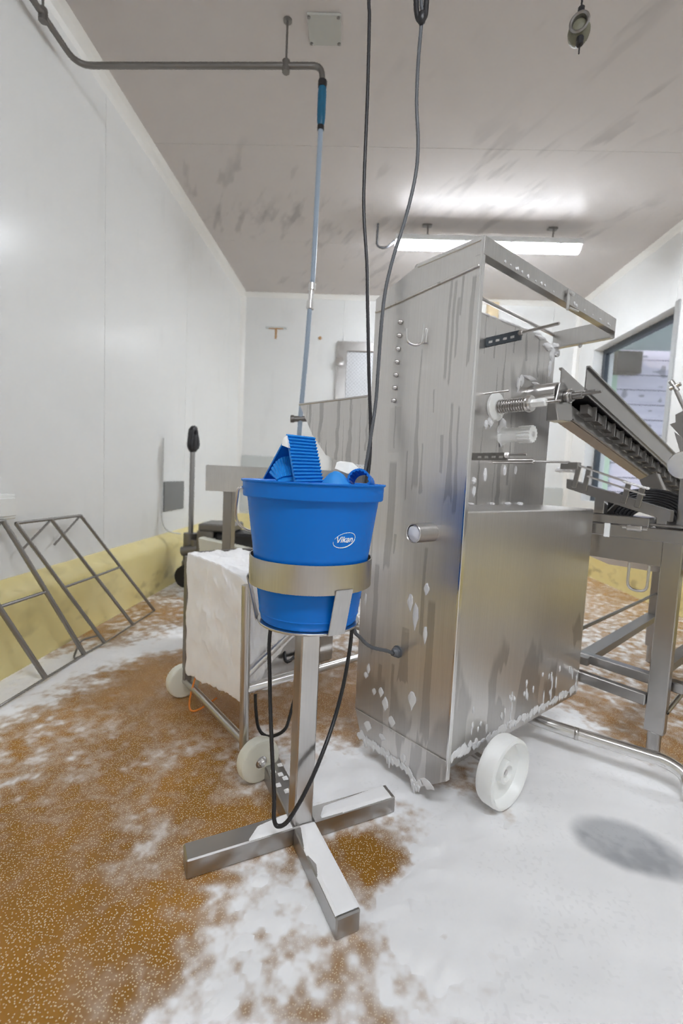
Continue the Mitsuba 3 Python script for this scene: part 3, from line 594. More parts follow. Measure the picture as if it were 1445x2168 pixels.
# foam that hangs on the machine
fo = []
def smear(c, w, h, ax, seed, th=.0014):
    """A flat foam smear: wide top, pointed lower end; ax 't' lies on the side plate, 's' on the front."""
    m = trimesh.creation.icosphere(subdivisions=3); v = m.vertices.copy(); zz = v[:, 2]
    v[:, 0] *= np.where(zz < 0, 1 + .75 * zz, 1 - .25 * zz); k = 1 + .7 * (meshkit.fbm(v * 2.1 + seed * 1.7, 3, seed) - .5)
    v[:, 0] *= w / 2 * k; v[:, 2] *= h / 2 * k; v[:, 1] *= th * (.6 + .8 * k)
    m.vertices = (v[:, [1, 0, 2]] if ax == 't' else v) + np.asarray(c, float)
    if ax == 't': m.invert()
    return m
def bottom(t): return .05 if t > .125 else .022 + (t - .10) * 1.04 if t > .1 else .022 + (.1 - t) * .76
for i in range(70):
    t = .345 - .26 * RNG.random(); fo.append(smear((-.002, t, bottom(t) + .004 + .010 * RNG.random() ** 2), .010 + .012 * RNG.random(), .010 + .016 * RNG.random(), 't', i))
for (t, h) in ((.312, .016), (.298, .008), (.272, .010), (.212, .018), (.203, .026), (.190, .012), (.112, .020), (.104, .024), (.096, .012), (.088, .014)):
    z0 = bottom(t); m = lathe([(0, 0), (.0016, .001), (.0028, h * .5), (.006, h + .004), (0, h + .012)], 10, (-.002, t, z0 - h)); fo.append(m)
for i in range(120):
    s_ = .01 + .74 * RNG.random() ** .9; fo.append(smear((s_, 0, .150 + .016 * RNG.random() ** 2), .010 + .018 * RNG.random(), .008 + .022 * RNG.random(), 's', i + 60))
for i in range(34):
    s_ = .08 + .66 * RNG.random(); fo.append(smear((s_, .0005, .18 + .09 * RNG.random()), .005 + .006 * RNG.random(), .014 + .030 * RNG.random(), 's', i + 150, .0015))
for (t, z, w, h) in ((.132, .262, .030, .052), (.160, .535, .022, .050), (.138, .500, .022, .072), (.105, .585, .020, .032), (.235, .205, .026, .044), (.255, .235, .022, .030), (.285, .225, .018, .022), (.205, .165, .026, .034), (.315, .285, .014, .034),
                     (.325, .262, .020, .020), (.305, .105, .034, .034), (.06, .055, .05, .026), (.345, .50, .010, .040), (.352, .555, .007, .030), (.10, .46, .014, .05), (.33, .07, .02, .02), (.24, .10, .03, .02), (.15, .08, .02, .03)):
    fo.append(smear((-.001, t, z), w, h, 't', int(z * 900)))
for (s_, z, w, h) in ((.06, .812, .03, .012), (.10, .815, .02, .018), (.30, .812, .02, .008), (.42, .812, .010, .010), (.52, .812, .03, .012), (.60, .812, .02, .012)):
    fo.append(blob((s_, .195, z - .002), 1.0, (w / 2, .012, h / 2), int(s_ * 900), 2))
for (s_, z, w, h) in ((.72, 1.395, .07, .030), (.66, 1.415, .08, .016), (.755, 1.37, .03, .06), (.745, 1.32, .02, .06), (.61, 1.262, .09, .016), (.655, 1.248, .06, .014), (.555, 1.243, .03, .040), (.535, 1.225, .018, .05), (.455, 1.055, .05, .10), (.385, 1.085, .03, .05), (.36, 1.07, .02, .03), (.375, .905, .016, .045), (.49, .925, .012, .035), (.315, .885, .022, .024), (.318, .85, .014, .035), (.56, .93, .01, .03)):
    fo.append(smear((s_, .199, z), w, h, 's', int(s_ * 900) + 5, .005))
for (s_, t, z, r_) in ((.775, .205, 1.398, .018), (.78, .195, 1.385, .012), (.782, .11, 1.396, .006), (.765, .205, 1.375, .010)): fo.append(blob((s_, t, z), r_, (1, 1, 1.3), int(t * 999), 2, .6))
for s_ in (.09, .115, .14, .148, .17, .20, .24, .27, .29, .34, .47, .485, .54, .60, .65, .66, .72, .735): fo.append(blob((s_, -.005, 1.430 + .004 * RNG.random()), .0025 + .003 * RNG.random(), (1, .5, 1), int(s_ * 999), 1))
for i in range(40): fo.append(blob((.30 + .36 * i / 39, .20 + .008 * RNG.random(), 1.410 + .016 * i / 39), .004 + .004 * RNG.random(), (1.8, 1, .7), i + 300, 1))
mat('foam_thin', (.68, .68, .69), .6, 0, .3)
part(mc, 'foam_drips', local(cat(*fo)), 'm_foam_thin', True, label='white foam clinging and dripping', kind='stuff')

# ------------------------------------------------------------------ cables
one('power_cable', tube(spline([(-.05, 1.36, ZC), (-0.047, 1.360, 2.262), (-0.042, 1.360, 2.142), (-0.037, 1.360, 1.947), (-0.035, 1.355, 1.743), (-0.031, 1.350, 1.626), (-0.015, 1.345, 1.482), (-0.008, 1.340, 1.377), (0.007, 1.330, 1.164), (0.018, 1.320, 1.029), (0.020, 1.300, 0.914), (.005, 1.27, .80), (-.02, 1.255, .70), (-.015, 1.22, .60),
    (-0.005, 1.170, 0.489), (-0.016, 1.130, 0.372), (-0.036, 1.080, 0.284), (-0.061, 1.020, 0.223), (-0.090, 0.985, 0.161), (-0.125, 0.972, 0.097), (-0.148, 0.972, 0.078), (-0.160, 0.975, 0.091), (-0.165, 0.990, 0.143), (-0.183, 1.030, 0.254), (-0.201, 1.080, 0.370), (-0.213, 1.130, 0.484), (-.19, 1.185, .64), (-.15, 1.215, .70)], 7), .0048, 10),
    'm_black_rubber', 'black cable dropping from the ceiling, looping below the bucket round the stand post', 'cable', True)
one('power_cable', tube(spline([(.10, 1.36, ZC), (0.097, 1.360, 2.262), (0.102, 1.360, 2.155), (0.099, 1.360, 2.034), (0.101, 1.360, 1.924), (0.111, 1.360, 1.824), (0.109, 1.355, 1.733), (0.088, 1.350, 1.616), (0.060, 1.345, 1.510), (0.042, 1.340, 1.417), (0.035, 1.335, 1.324), (0.032, 1.330, 1.191), (0.030, 1.325, 1.097), (0.021, 1.310, 1.002), (.0, 1.29, .82), (-.02, 1.27, .70), (-.01, 1.24, .60),
    (-0.001, 1.200, 0.479), (0.018, 1.200, 0.448), (0.049, 1.210, 0.420), (0.091, 1.240, 0.401), L2W((-.02, .197, .381)).tolist()], 7), .0050, 10),
    'm_grey_rubber', 'dark grey cable curving from the ceiling hook down to the gland on the machine', 'cable', True)
ck = thing('cable_hook', 'black hook and folded cable hanging at the top of the grey cable', 'cable hook')
part(ck, 'loop', tube(spline([(0.080, 1.360, 2.286), (0.083, 1.360, 2.215), (0.086, 1.360, 2.167), (0.095, 1.360, 2.141), (0.110, 1.360, 2.149), (0.112, 1.360, 2.191), (0.113, 1.360, 2.262)], 6), .0075, 10), 'm_black_rubber', True)
part(ck, 'clasp', blob((0.102, 1.355, 2.141), .012, (1, 1, 1.5), 3, 2, .15), 'm_black_rubber', True)
part(ck, 'cord', cyl((0.095, 1.360, 2.286), (.108, 1.36, ZC), .004, 8), 'm_black_rubber')

# ------------------------------------------------------------------ pipe and hose
wp = thing('ceiling_pipe', 'dull grey water pipe below the ceiling, bent along the left wall', 'pipe')
part(wp, 'tube', tube(rounded([(-1.44, .9, 2.765), (-1.44, 1.9, 2.765), (-1.44, 2.25, 2.755), (-.275, 2.25, 2.765), (-.274, 2.25, 2.66)], .075, 8), .0135, 14), 'm_pipe_old', True)
for p_ in ((-.445, 2.25), (-1.44, 2.02)):
    part(wp, 'hanger', cat(cyl((p_[0], p_[1], 2.74), (p_[0], p_[1], ZC), .005, 8), lathe([(0, 0), (.02, 0), (.02, .006), (0, .006)], 16, (p_[0], p_[1], ZC - .006)), tube([(p_[0], p_[1], 2.735), (p_[0], p_[1], 2.785)], .018, 12)), 'm_pipe_old', 30)
hs = thing('water_hose', 'blue grey wash hose hanging from the ceiling pipe to a spray nozzle', 'hose')
part(hs, 'valve', cat(lathe([(0, 0), (.012, 0), (.018, .02), (.020, .05), (.020, .15), (.016, .18), (0, .18)], 20, (-.272, 2.25, 2.50))), 'm_valve_blue', 30, label='blue swivel valve')
part(hs, 'collar', cat(cyl((-.272, 2.25, 2.67), (-.272, 2.25, 2.70), .021, 16), cyl((-.272, 2.25, 2.485), (-.272, 2.25, 2.505), .016, 16)), 'm_black_rubber', 30)
part(hs, 'tube', tube(spline([(-.272, 2.25, 2.49), (-0.275, 2.250, 2.267), (-0.279, 2.250, 1.881), (-0.282, 2.250, 1.789), (-0.289, 2.250, 1.672), (-0.297, 2.250, 1.483), (-0.310, 2.250, 1.235), (-0.317, 2.250, 1.062)], 6), .0115, 12), 'm_hose_blue', True)
q0, q1 = np.array((-0.282, 2.250, 1.794)), np.array((-0.289, 2.250, 1.672))
part(hs, 'coupling', cat(cyl(q0, q0 * .72 + q1 * .28, .018, 16), cyl(q0 * .3 + q1 * .7, q1, .018, 16), cyl(q0, q1, .0125, 16)), 'm_polished', 30, label='steel hose coupling')
nz = np.array((-0.321, 2.250, 1.147))
part(hs, 'nozzle', cat(cyl(nz + [-.03, -.01, .0], nz + [.05, .01, .006], .014, 14), cyl(nz + [-.04, -.012, .0], nz + [-.02, -.01, 0], .018, 12)), 'm_pipe_old', 30)
vp = thing('vent_cover', 'square grey cover plate screwed to the ceiling beside the pipe', 'cover plate')
part(vp, 'plate', prism([(-0.350, 2.212, 2.955)[:2], (-0.197, 2.216, 2.955)[:2], (-0.203, 2.360, 2.955)[:2], (-0.354, 2.359, 2.955)[:2]], ZC - .012, ZC - .001, ((1, 0, 0), (0, 1, 0), (0, 0, 1), (0, 0, 0))), 'm_cover_grey')
for q in ((-0.343, 2.223, 2.955), (-0.208, 2.224, 2.955), (-0.212, 2.350, 2.955), (-0.344, 2.349, 2.955)): part(vp, 'screw', cyl((q[0], q[1], ZC - .016), (q[0], q[1], ZC - .010), .008, 10), 'm_pipe_old')
pg = thing('pendant_socket', 'grubby round socket hanging from the ceiling on a cord, top right', 'socket')
pc = np.array((0.682, 1.750, 2.484))
part(pg, 'body', blob(pc + [.006, .02, -.004], .038, (.95, 1, 1.05), 4, 3, .08), 'm_olive_plastic', True)
pd = np.array([-.45, -.85, -.1])
part(pg, 'socket_face', lathe([(.030, 0), (.033, .006), (.028, .010), (.023, .006), (.020, -.01), (0, -.012)], 28, pc + pd / np.linalg.norm(pd) * .016, pd), 'm_dark_steel', 30, label='dark open socket mouth')
part(pg, 'cord', tube([pc + [0, 0, .035], (pc[0], pc[1], ZC)], .0035, 8), 'm_black_rubber')
part(pg, 'neck', cat(cyl(pc + [0, 0, .03], pc + [0, 0, .062], .011, 12), cyl(pc + [.004, 0, -.062], pc + [.004, .0, -.035], .012, 12), cyl(pc + [.004, 0, -.09], pc + [.004, 0, -.06], .0025, 8)), 'm_black_rubber', 30)

# ------------------------------------------------------------------ trolley with the bagged box
tr = thing('trolley', 'low steel tube trolley on cream wheels behind the stand', 'trolley')
part(tr, 'upright', local(tube([(-.345, .462, .075), (-.352, .462, .560)], .0135, 16)), 'm_steel', 30)
part(tr, 'upright', local(cat(box(-.337, -.309, .962, .990, .075, .556, .002))), 'm_dark_steel')
part(tr, 'axle_tube', local(tube([(-.326, .40, .070), (-.326, 1.0, .072)], .0135, 14)), 'm_steel', True)
part(tr, 'rail', local(cat(tube([(-.345, .462, .252), (.30, .462, .252)], .0125, 14))), 'm_polished', True)
part(tr, 'rail', local(cat(tube([(-.345, .470, .290), (-.12, .50, .415), (.06, .52, .50)], .0125, 14))), 'm_polished', True)
part(tr, 'rail', local(tube([(-.32, .976, .252), (.30, .976, .252)], .0125, 14)), 'm_steel', True)
part(tr, 'rail', local(tube([(.30, .46, .252), (.30, .98, .252)], .0125, 14)), 'm_steel', True)
part(tr, 'top_frame', local(cat(bar((-.32, .976, .556), (-.02, .976, .556), .026, .026), bar((-.02, .976, .556), (-.02, .50, .556), .026, .026))), 'm_dark_steel')
wheel(tr, L2W((-.326, .410, .062)), NX, .062, .040, 'm_cream_plastic', False, 'cream plastic wheel')
wheel(tr, L2W((-.326, 1.005, .064)), -NX, .064, .042, 'm_cream_plastic', False, 'cream plastic wheel')
wheel(tr, L2W((.30, .44, .062)), NX, .062, .040, 'm_cream_plastic', False, 'cream plastic wheel')
wheel(tr, L2W((.30, .99, .062)), -NX, .062, .040, 'm_cream_plastic', False, 'cream plastic wheel')
bn = thing('control_box', 'grey steel box on the trolley, half covered by the white plastic bag', 'box')
part(bn, 'body', local(box(-.30, .02, .52, .93, .24, .545, .004)), 'm_steel')
part(bn, 'shelf', local(cat(bar((-.30, .55, .236), (.02, .55, .236), .03, .012), bar((-.30, .90, .236), (.02, .90, .236), .03, .012))), 'm_steel')
part(bn, 'knob', local(cyl((-.20, .52, .38), (-.20, .508, .38), .010, 14)), 'm_black_rubber', 30)
def bag_mesh():
    m = trimesh.creation.box(extents=(1, 1, 1))
    for _ in range(6): m = m.subdivide()
    v = m.vertices + .5; s = -.338 + v[:, 0] * .215; t = .485 + v[:, 1] * .47; z = .20 + v[:, 2] * .372
    zlow = .20 - .09 * np.clip((t - .5) / .46, 0, 1); k = 1 - v[:, 2]; z = z + (zlow - .20) * k
    # right-hand hem is cut away above the box front
    hem = np.clip((s + .338) / .215, 0, 1); z = np.where(v[:, 1] < .12, z + k * hem * .22, z)
    z = z - .02 * np.clip(v[:, 2] - .9, 0, 1) * 10 * np.clip(.1 - v[:, 1], 0, .1) * 10
    P = np.stack([s, t, z], -1); c = P.mean(0)
    d = P - c; d /= np.linalg.norm(d, axis=1, keepdims=True)
    f = meshkit.fbm(P * [16, 14, 7], 4, 3) - .5; f2 = 1 - np.abs(meshkit.fbm(P * [11, 9, 9] + 4, 3, 8) - .5) * 6
    f3 = np.abs(meshkit.fbm(P * [34, 30, 9] + 2, 3, 5) - .5)
    P = P + d * (.036 * f + .007 * np.clip(f2, 0, 1) - .030 * f3)[:, None]
    # sag into rounded corners
    m.vertices = P; return m
one('plastic_bag', local(bag_mesh()), 'm_bag', 'crumpled white plastic bag draped over the box on the trolley', 'bag', True)
one('trolley_cable', tube(spline([L2W((-.16, .60, .235)).tolist(), (-0.236, 1.450, 0.366), (-0.222, 1.420, 0.314), (-0.200, 1.400, 0.285), L2W((-.02, .57, .33)).tolist()], 7), .0055, 8), 'm_black_rubber', 'short black cable behind the stand post, above the trolley rails', 'cable', True)
one('trolley_cable', tube(spline([(-0.297, 1.360, 0.189), (-0.292, 1.350, 0.148), (-0.280, 1.340, 0.094), (-0.257, 1.330, 0.075), (-0.226, 1.320, 0.082), (-0.193, 1.310, 0.110), (-0.182, 1.320, 0.142), (-0.172, 1.340, 0.192)], 7), .0050, 8), 'm_black_rubber', 'black cable loop hanging below the trolley rail beside the cream wheel', 'cable', True)
one('orange_cord', tube(spline([(-0.567, 1.600, 0.138), (-0.580, 1.590, 0.083), (-0.587, 1.580, 0.028), (-0.576, 1.570, 0.005), (-0.548, 1.560, 0.014), (-0.508, 1.550, 0.045), (-0.477, 1.550, 0.069)], 7), .0034, 8), 'm_orange', 'thin orange cord dangling from the white bag', 'cord', True)

# ------------------------------------------------------------------ table beam and pallet truck behind the bucket
tb = thing('side_table', 'long steel trough table behind the blue bucket', 'table')
part(tb, 'trough', cat(box(-.795, .35, 2.30, 2.303, .775, .905, .001), box(-.795, .35, 2.72, 2.723, .775, .905, .001), box(-.795, -.792, 2.30, 2.72, .775, .905, .001), box(-.795, .35, 2.30, 2.72, .773, .778, .001)), 'm_steel')
for (x, y) in ((-.685, 2.34), (.25, 2.34), (-.77, 2.68), (.25, 2.68)): part(tb, 'leg', box(x - .023, x + .023, y - .023, y + .023, 0, .775, .003), 'm_dark_steel')
pj = thing('pallet_truck', 'hand pallet truck with a black grip, parked by the yellow kerb', 'pallet truck')
hb, ht = np.array([-1.262, 3.35, .36]), np.array((-1.279, 3.400, 1.016))
part(pj, 'pole', tube([hb + [0, 0, -.05], hb, ht], .019, 12), 'm_dark_steel', True)
gt = np.array((-1.276, 3.400, 1.192))
part(pj, 'grip', cat(tube(rounded([ht + [0, 0, .0], ht + [-.012, -.03, .03], gt + [-.008, -.02, -.02], gt + [0, .02, 0], ht + [.02, .04, .04], ht], .03), .022, 10), tube([ht, ht * .3 + gt * .7], .03, 10)), 'm_black_rubber', True)
part(pj, 'pump', cat(cyl((-1.262, 3.35, .12), (-1.262, 3.35, .40), .052, 20), cyl((-1.20, 3.30, .16), (-1.20, 3.30, .36), .04, 16), cyl((-1.30, 3.28, .27), (-1.12, 3.28, .30), .035, 14), box(-1.31, -1.10, 3.30, 3.42, .14, .20, .01), cyl((-1.17, 3.33, .20), (-1.05, 3.33, .215), .028, 14)), 'm_pipe_old', 30)
part(pj, 'head', cat(box(-1.16, -.90, 3.22, 3.50, .435, .49, .01), box(-1.17, -1.05, 3.22, 3.50, .15, .44, .008)), 'm_pipe_old')
part(pj, 'housing', box(-1.04, -.70, 3.22, 3.50, .10, .43, .02), 'm_black_rubber', label='black housing behind the pump')
for y in (3.20, 3.54): part(pj, 'fork', trimesh.convex.convex_hull(np.array([(-1.12, y - .08, .40), (-1.12, y + .08, .40), (-.92, y - .08, .20), (-.92, y + .08, .20), (.05, y - .08, .19), (.05, y + .08, .19), (.05, y - .08, .15), (.05, y + .08, .15), (-1.1, y - .08, .20), (-1.1, y + .08, .20)])), 'm_cream_plastic', label='pale fork')
for y in (3.29, 3.45): part(pj, 'wheel', cyl((-1.262, y - .025, .085), (-1.262, y + .025, .085), .085, 28), 'm_black_rubber', 30)
for y in (3.20, 3.54): part(pj, 'wheel', cyl((-.02, y - .04, .075), (-.02, y + .04, .075), .075, 24), 'm_black_rubber', 30)

# ------------------------------------------------------------------ things on the walls
one('wall_plate', box(XL, XL + .012, 3.40, 3.78, .545, .775, .003), 'm_grey_panel', 'dark grey square plate fixed to the left wall', 'plate')
one('wall_cable', tube(spline([(XL + .008, 3.375, 1.10), (XL + .008, 3.37, .80), (XL + .008, 3.37, .50), (XL + .03, 3.42, .40), (XL + .08, 3.55, .36)], 6), .005, 8), 'm_lamp_body', 'thin grey cable running down the left wall beside the dark plate', 'cable', True)
sk = thing('wall_socket', 'pale socket box at the left edge of the left wall', 'socket')
part(sk, 'box', box(XL, XL + .05, 1.70, 1.86, .635, .74, .006), 'm_socket_white')
part(sk, 'cover', box(XL + .05, XL + .056, 1.71, 1.85, .65, .725, .003), 'm_socket_white')
one('back_wall_panel', box(-1.45, -.50, YB - .015, YB, .40, 1.075, .003), 'm_pale_panel', 'light grey splash panel low on the back wall', 'panel')
one('back_wall_panel', box(2.10, 2.36, YB - .02, YB, .50, .86, .003), 'm_pale_panel', 'small grey panel low on the back wall, right of the machine', 'panel')
mat('rust', (.42, .25, .12), .7)
rk = thing('wall_bracket', 'old rusty fixing strip on the back wall', 'bracket')
part(rk, 'strip', box(-1.21, -.96, YB - .014, YB, 2.565, 2.585, .003), 'm_pale_panel')
part(rk, 'rust_stain', cat(box(-1.10, -1.075, YB - .003, YB, 2.45, 2.57, .001), box(-1.17, -1.0, YB - .016, YB - .012, 2.558, 2.570, .001)), 'm_rust')
one('wall_fixing', cyl((-.565, YB, 2.475), (-.565, YB - .02, 2.475), .018, 12), 'm_rust', 'small rusty stud on the back wall left of the steel door', 'fixing')
one('junction_box', box(1.33, 1.46, YB - .06, YB, 2.74, 2.93, .01), 'm_beige', 'small beige box under the ceiling on the back wall', 'box')

# ------------------------------------------------------------------ racks leaning on the left kerb
def seg(p, q, r_=.0085): return tube([p, q], r_, 8)
ra = thing('drying_rack', 'steel rod rack leaning on the yellow kerb, nearer the trolley', 'rack')
ZT = .605
a1, a2, a3 = (-1.440, 2.284, 0.613), (-1.440, 2.061, 0.614), (-1.440, 1.842, 0.618)
b1, b2, b3 = (-1.216, 2.659, 0.012), (-1.212, 2.394, 0.012), (-1.215, 2.121, 0.012)
for a, b in ((a1, b1), (a2, b2), (a3, b3)): part(ra, 'rail', seg(a, b), 'm_dark_steel', True)
part(ra, 'top_rod', seg(a1, a3, .007), 'm_dark_steel', True)
part(ra, 'bottom_rod', seg(b1, b3, .004), 'm_dark_steel', True)
mx = lambda a, b, f: (np.asarray(a) * (1 - f) + np.asarray(b) * f).tolist()
part(ra, 'cross_rod', tube([mx(a1, b1, .5), mx(a2, b2, .5), mx(a3, b3, .5)], .006, 8), 'm_dark_steel', True)
for a, b in ((a1, b1), (a2, b2)): part(ra, 'back_stay', seg(a, [XL + .03, a[1] - .16, a[2] - .13], .005), 'm_dark_steel', True)
part(ra, 'foot_loop', tube(rounded([mx(a3, b3, .93), (b3[0] - .06, b3[1] - .10, .06), (b3[0] - .02, b3[1] - .22, .012), (b3[0], b3[1] - .02, .012)], .04), .0045, 8), 'm_dark_steel', True)
rc = thing('drying_rack', 'steel rod rack at the left edge, leaning on the yellow kerb', 'rack')
c1, e1 = (-1.440, 1.774, 0.635), (-1.224, 1.971, 0.012)
dl = np.array(e1) - np.array(c1); e2 = (-1.231, 1.725, 0.012); c2 = (np.array(e2) - dl * 1.02).tolist(); e3 = (np.array(e2) * 2 - np.array(e1) + [0, .0, 0]).tolist(); c3 = (np.array(e3) - dl * 1.02).tolist()
for a, b in ((c1, e1), (c2, e2), (c3, e3)): part(rc, 'rail', seg(a, b, .010), 'm_dark_steel', True)
part(rc, 'top_rod', seg(c1, c3, .008), 'm_dark_steel', True)
part(rc, 'bottom_rod', seg(e1, e3, .005), 'm_dark_steel', True)
part(rc, 'cross_rod', seg(mx(c1, e1, .5), mx(c3, e3, .5), .007), 'm_dark_steel', True)
part(rc, 'back_stay', seg(c1, [XL + .03, c1[1] - .2, c1[2] - .14], .006), 'm_dark_steel', True)

# ------------------------------------------------------------------ table, conveyor and parts right of the machine
wt = thing('work_table', 'steel frame table right of the machine with a deep apron', 'table')
part(wt, 'top_rail', local(box(.77, .81, -.75, .02, .716, .758, .003)), 'm_mid_steel')
part(wt, 'top_rail', local(box(1.74, 1.78, -.75, .08, .716, .758, .003)), 'm_mid_steel')
part(wt, 'apron', local(prism([(.79, .716), (.79, .634), (.98, .585), (1.56, .585), (1.72, .634), (1.76, .716)], -.75, .02, SZT)), 'm_mid_steel')
for (s, t) in ((.795, -.235), (1.75, -.235), (1.75, .06), (.795, -.72)):
    lgk = part(wt, 'leg', local(box(s - .018, s + .018, t - .028, t + .028, .085, .722, .003)), 'm_mid_steel')
    part(lgk, 'foot', local(cyl((s, t, .0), (s, t, .088), .020, 18)), 'm_mid_steel', 30)
part(wt, 'lower_rail', local(box(.83, .868, -.75, .06, .222, .256, .003)), 'm_mid_steel')
part(wt, 'lower_rail', local(box(.763, .793, -.207, .03, .170, .208, .003)), 'm_mid_steel')
part(wt, 'cross_rail', local(bar((.80, .018, .238), (1.75, .07, .238), .05, .03)), 'm_dark_steel')
part(wt, 'cross_rod', local(tube([(.77, .02, .36), (1.75, .06, .36)], .007, 10)), 'm_dark_steel', True)
part(wt, 'cross_rail', local(bar((.81, -.235, .30), (1.75, -.235, .30), .04, .03)), 'm_dark_steel')
part(wt, 'brace', local(tube([(.80, -.26, .16), (1.62, -.26, .27)], .008, 10)), 'm_mid_steel', True)
part(wt, 'hook_loop', local(tube(rounded([(.82, -.105, .64), (.82, -.105, .535), (.82, -.165, .535), (.82, -.165, .64)], .034), .0045, 10)), 'm_polished', True)
part(wt, 'channel', local(cat(box(.79, .84, -.160, .02, .758, .788, .002), box(.765, .80, -.165, -.08, .752, .760, .002))), 'm_mid_steel')
ck2 = part(wt, 'clamp', local(cat(cyl((.766, -.105, .752), (.766, -.15, .752), .010, 14), cyl((.766, -.09, .752), (.766, -.165, .752), .004, 10))), 'm_polished', 30)
part(wt, 'tape', local(box(.765, .770, -.052, -.034, .712, .760, .001)), 'm_print_white')
# lower guide beam above the table
gb = thing('guide_beam', 'narrow steel guide beam with posts and rods above the table', 'guide rail')
gz = lambda t: .872 + (t - .0) * .27          # the beam slopes down towards the viewer
def gbar(s0, s1, t0, t1, h0, h1):
    return local(trimesh.convex.convex_hull(np.array([(s, t, gz(t) + h) for s in (s0, s1) for t in (t0, t1) for h in (h0, h1)])))
part(gb, 'beam', gbar(.80, .835, -.215, .125, -.032, .004), 'm_mid_steel')
part(gb, 'leg', local(box(.805, .840, -.012, .022, .788, gz(.005) - .02, .002)), 'm_mid_steel')
part(gb, 'leg', local(box(.805, .840, -.205, -.175, .758, gz(-.19) - .02, .002)), 'm_mid_steel')
for t, h in ((.095, .062), (.058, .070), (-.075, .050), (-.118, .050)): part(gb, 'post', local(bar((.797, t, gz(t) - .02), (.797, t - .012, gz(t) + h), .018, .005, up=(1, 0, 0))), 'm_mid_steel')
part(gb, 'rod', local(tube([(.795, .125, gz(.125) + .068), (.795, -.135, gz(-.135) + .052)], .0035, 8)), 'm_polished', True)
part(gb, 'rod', local(tube([(.795, .050, gz(.05) + .036), (.795, -.14, gz(-.14) + .030)], .0035, 8)), 'm_polished', True)
part(gb, 'stop', local(box(.79, .82, .085, .150, .945, .972, .002)), 'm_mid_steel')
part(gb, 'foam', local(cat(*[blob((.795, -.075 - .010 * i, gz(-.08 - .01 * i) + .055), .006, (1, 1.2, .8), i, 1) for i in range(8)], *[blob((.84, .11 + .010 * i, .945), .012, (1, 1, .9), i + 9, 1) for i in range(8)])), 'm_foam', True, label='white foam on the guide', kind='stuff')
# inclined conveyor: it runs on past the machine, away from the viewer and downwards
cv = thing('inclined_conveyor', 'open steel trough conveyor sloping down past the machine towards the window', 'conveyor')
def cbar(t0, t1, s0, s1, z0, z1, k=-.226):
    """A straight piece from s0 to s1; z0 and z1 are its lower and upper edge at s = .72."""
    return local(trimesh.convex.convex_hull(np.array([(s, t, z + k * (s - .72)) for s in (s0, s1) for t in (t0, t1) for z in (z0, z1)])))
part(cv, 'near_side', cat(cbar(.048, .052, .714, 2.3, 1.206, 1.296), cbar(.040, .052, .714, 2.3, 1.294, 1.300), cbar(.042, .050, .714, 2.3, 1.216, 1.222)), 'm_mid_steel')
part(cv, 'far_side', cat(cbar(.150, .154, .742, 2.3, 1.20, 1.318), cbar(.150, .162, .742, 2.3, 1.316, 1.322)), 'm_mid_steel')
part(cv, 'bed', cbar(.052, .150, .76, 2.3, 1.212, 1.218), 'm_black_rubber', label='dark underside of the bed')
part(cv, 'side_beam', cat(cbar(.100, .104, .705, 2.3, 1.128, 1.176, -.207), cbar(.150, .154, .705, 2.3, 1.126, 1.22, -.207)), 'm_mid_steel')
part(cv, 'flange', cat(cbar(.100, .154, .70, 2.3, 1.122, 1.128, -.207), cbar(.092, .104, .74, 2.3, 1.124, 1.130, -.207)), 'm_dark_steel')
part(cv, 'bed_lip', cbar(.096, .100, .78, 2.3, 1.160, 1.168, -.21), 'm_polished')
for i in range(15):
    f = .80 + i * .092
    part(cv, 'flight', cat(cbar(.070, .099, f, f + .050, 1.168, 1.200, -.215), cbar(.060, .10, f + .044, f + .052, 1.155, 1.205, -.215)), 'm_dark_steel')
EP = Polygon([(.592, 1.165), (.612, 1.232), (.640, 1.238), (.700, 1.205), (.722, 1.118), (.622, 1.108)])
part(cv, 'end_plate', local(prism(EP, .088, .092, SZT)), 'm_mid_steel')
part(cv, 'end_web', local(box(.655, .72, .092, .150, 1.112, 1.20, .002)), 'm_mid_steel')
bo = part(cv, 'axle_bolt', local(cat(cyl((.655, .088, 1.192), (.655, .060, 1.192), .020, 20), cyl((.655, .062, 1.192), (.655, .028, 1.192), .013, 16), cyl((.655, .04, 1.192), (.655, -.030, 1.196), .0045, 8), cyl((.69, .08, 1.205), (.69, .00, 1.207), .006, 8))), 'm_dark_steel', 30)
part(bo, 'washer', local(cyl((.655, .076, 1.192), (.655, .068, 1.192), .025, 24)), 'm_polished', 30)
sp = thing('conveyor_support', 'wide slanted steel support plate under the conveyor, standing on the table', 'support')
Q = [(1.120, -0.013, 0.921), (1.120, -0.069, 0.952), (1.120, -0.170, 0.777), (1.120, -0.178, 0.714), (1.120, -0.108, 0.727)]
part(sp, 'plate', local(prism([(q[1], q[2]) for q in Q], 1.12, 1.124, TZS)), 'm_mid_steel')
part(sp, 'flange', local(bar((1.105, -0.079, 0.946), (1.105, -0.172, 0.742), .004, .03, up=(1, 0, 0))), 'm_mid_steel')
db = thing('dark_belt', 'dark grooved rubber belt bulging out below the guide beam', 'belt')
db_m = []
for i in range(9):
    rr = .05 + .011 * i
    db_m.append(local(tube([(.98 + rr * math.cos(a) * .6, -.10 - rr * math.cos(a), .772 + rr * math.sin(a) * .8) for a in np.linspace(.0, math.pi, 14)], .0062, 6)))
part(db, 'surface', cat(*db_m), 'm_black_rubber', True)
part(db, 'tray', local(box(.80, 1.24, -.60, .03, .762, .772, .002)), 'm_mid_steel')
for k_, (p_, q_) in enumerate((((.90, .06, .775), (.84, -.02, .87)), ((.90, .02, .775), (.84, -.07, .86)))): part(db, 'strut', local(bar(p_, q_, .02, .006)), 'm_mid_steel')
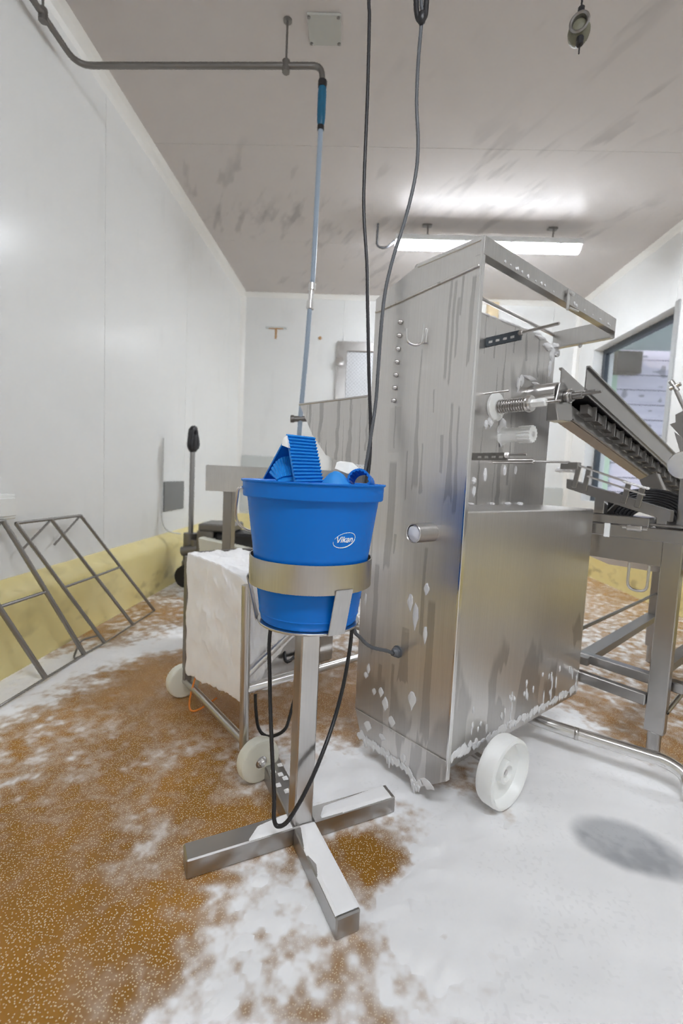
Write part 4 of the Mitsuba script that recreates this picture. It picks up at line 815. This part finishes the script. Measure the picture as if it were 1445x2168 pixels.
# clamps on a post at the right edge
cp = thing('clamp_post', 'steel post with clamps and pins at the right edge, before the window', 'clamp stand')
cps = .80
def SP(x, y): return None
part(cp, 'post', local(box(.86, .90, -.245, -.215, .758, 1.24, .003)), 'm_mid_steel')
part(cp, 'block', local(prism([(q[1], q[2]) for q in ((0.860, -0.189, 1.131), (0.860, -0.235, 1.158), (0.860, -0.254, 1.006), (0.860, -0.176, 1.101), (0.860, -0.192, 1.107))], .84, .87, TZS)), 'm_dark_steel')
part(cp, 'knob', local(cat(cyl((0.850, -0.162, 1.218), (0.850, -0.193, 1.233), .007, 10), cyl((0.850, -0.163, 1.246), (0.850, -0.186, 1.209), .008, 10), cyl((0.850, -0.182, 1.210), (0.850, -0.221, 1.127), .006, 10))), 'm_polished', 30)
for (x0, y0, x1, y1) in ((1410, 861, 1436, 876), (1412, 877, 1436, 892)): part(cp, 'pin', local(cyl((.85, -.225, 1.14 - .022 * (y0 > 870)), (.85, -.262, 1.115 - .022 * (y0 > 870)), .0032, 8)), 'm_mid_steel')
part(cp, 'roller', local(cyl((0.800, -0.236, 0.965), (0.950, -0.230, 0.973), .045, 28)), 'm_polished', 30)
part(cp, 'gusset', local(prism([(q[1], q[2]) for q in ((0.840, -0.192, 1.075), (0.840, -0.221, 1.051), (0.840, -0.224, 0.997), (0.840, -0.216, 1.002))], .835, .84, TZS)), 'm_mid_steel')

# ------------------------------------------------------------------ foam on the floor
gx = np.arange(-1.38, 2.3, .012); gy = np.arange(.45, 3.4, .012); X, Y = np.meshgrid(gx, gy)
FF = field(X, Y, np.exp, np_fbm, lambda a, b: a / b)
S = np.clip((FF - .74) / .35, 0, 1); S = S * S * (3 - 2 * S); dd = drain_d(X, Y, None)
H = .010 * S * (1 - .75 * np.clip(1.25 - dd, 0, 1)) + .003 * (np_fbm(X * 20, Y * 20, 2.0) - .5) * S - .0008
Vv = np.stack([X.ravel(), Y.ravel(), H.ravel()], -1); ny, nx = X.shape; idx = np.arange(nx * ny).reshape(ny, nx)
q = np.stack([idx[:-1, :-1], idx[:-1, 1:], idx[1:, 1:], idx[1:, :-1]], -1).reshape(-1, 4); q = q[H.ravel()[q].max(1) > 0]
fm = trimesh.Trimesh(Vv, np.vstack([q[:, [0, 1, 2]], q[:, [0, 2, 3]]]), process=False); fm.remove_unreferenced_vertices()
one('soap_foam', fm, 'm_foam_sheet', 'white soap foam spread in drifts over the amber floor', 'foam', True, kind='stuff')
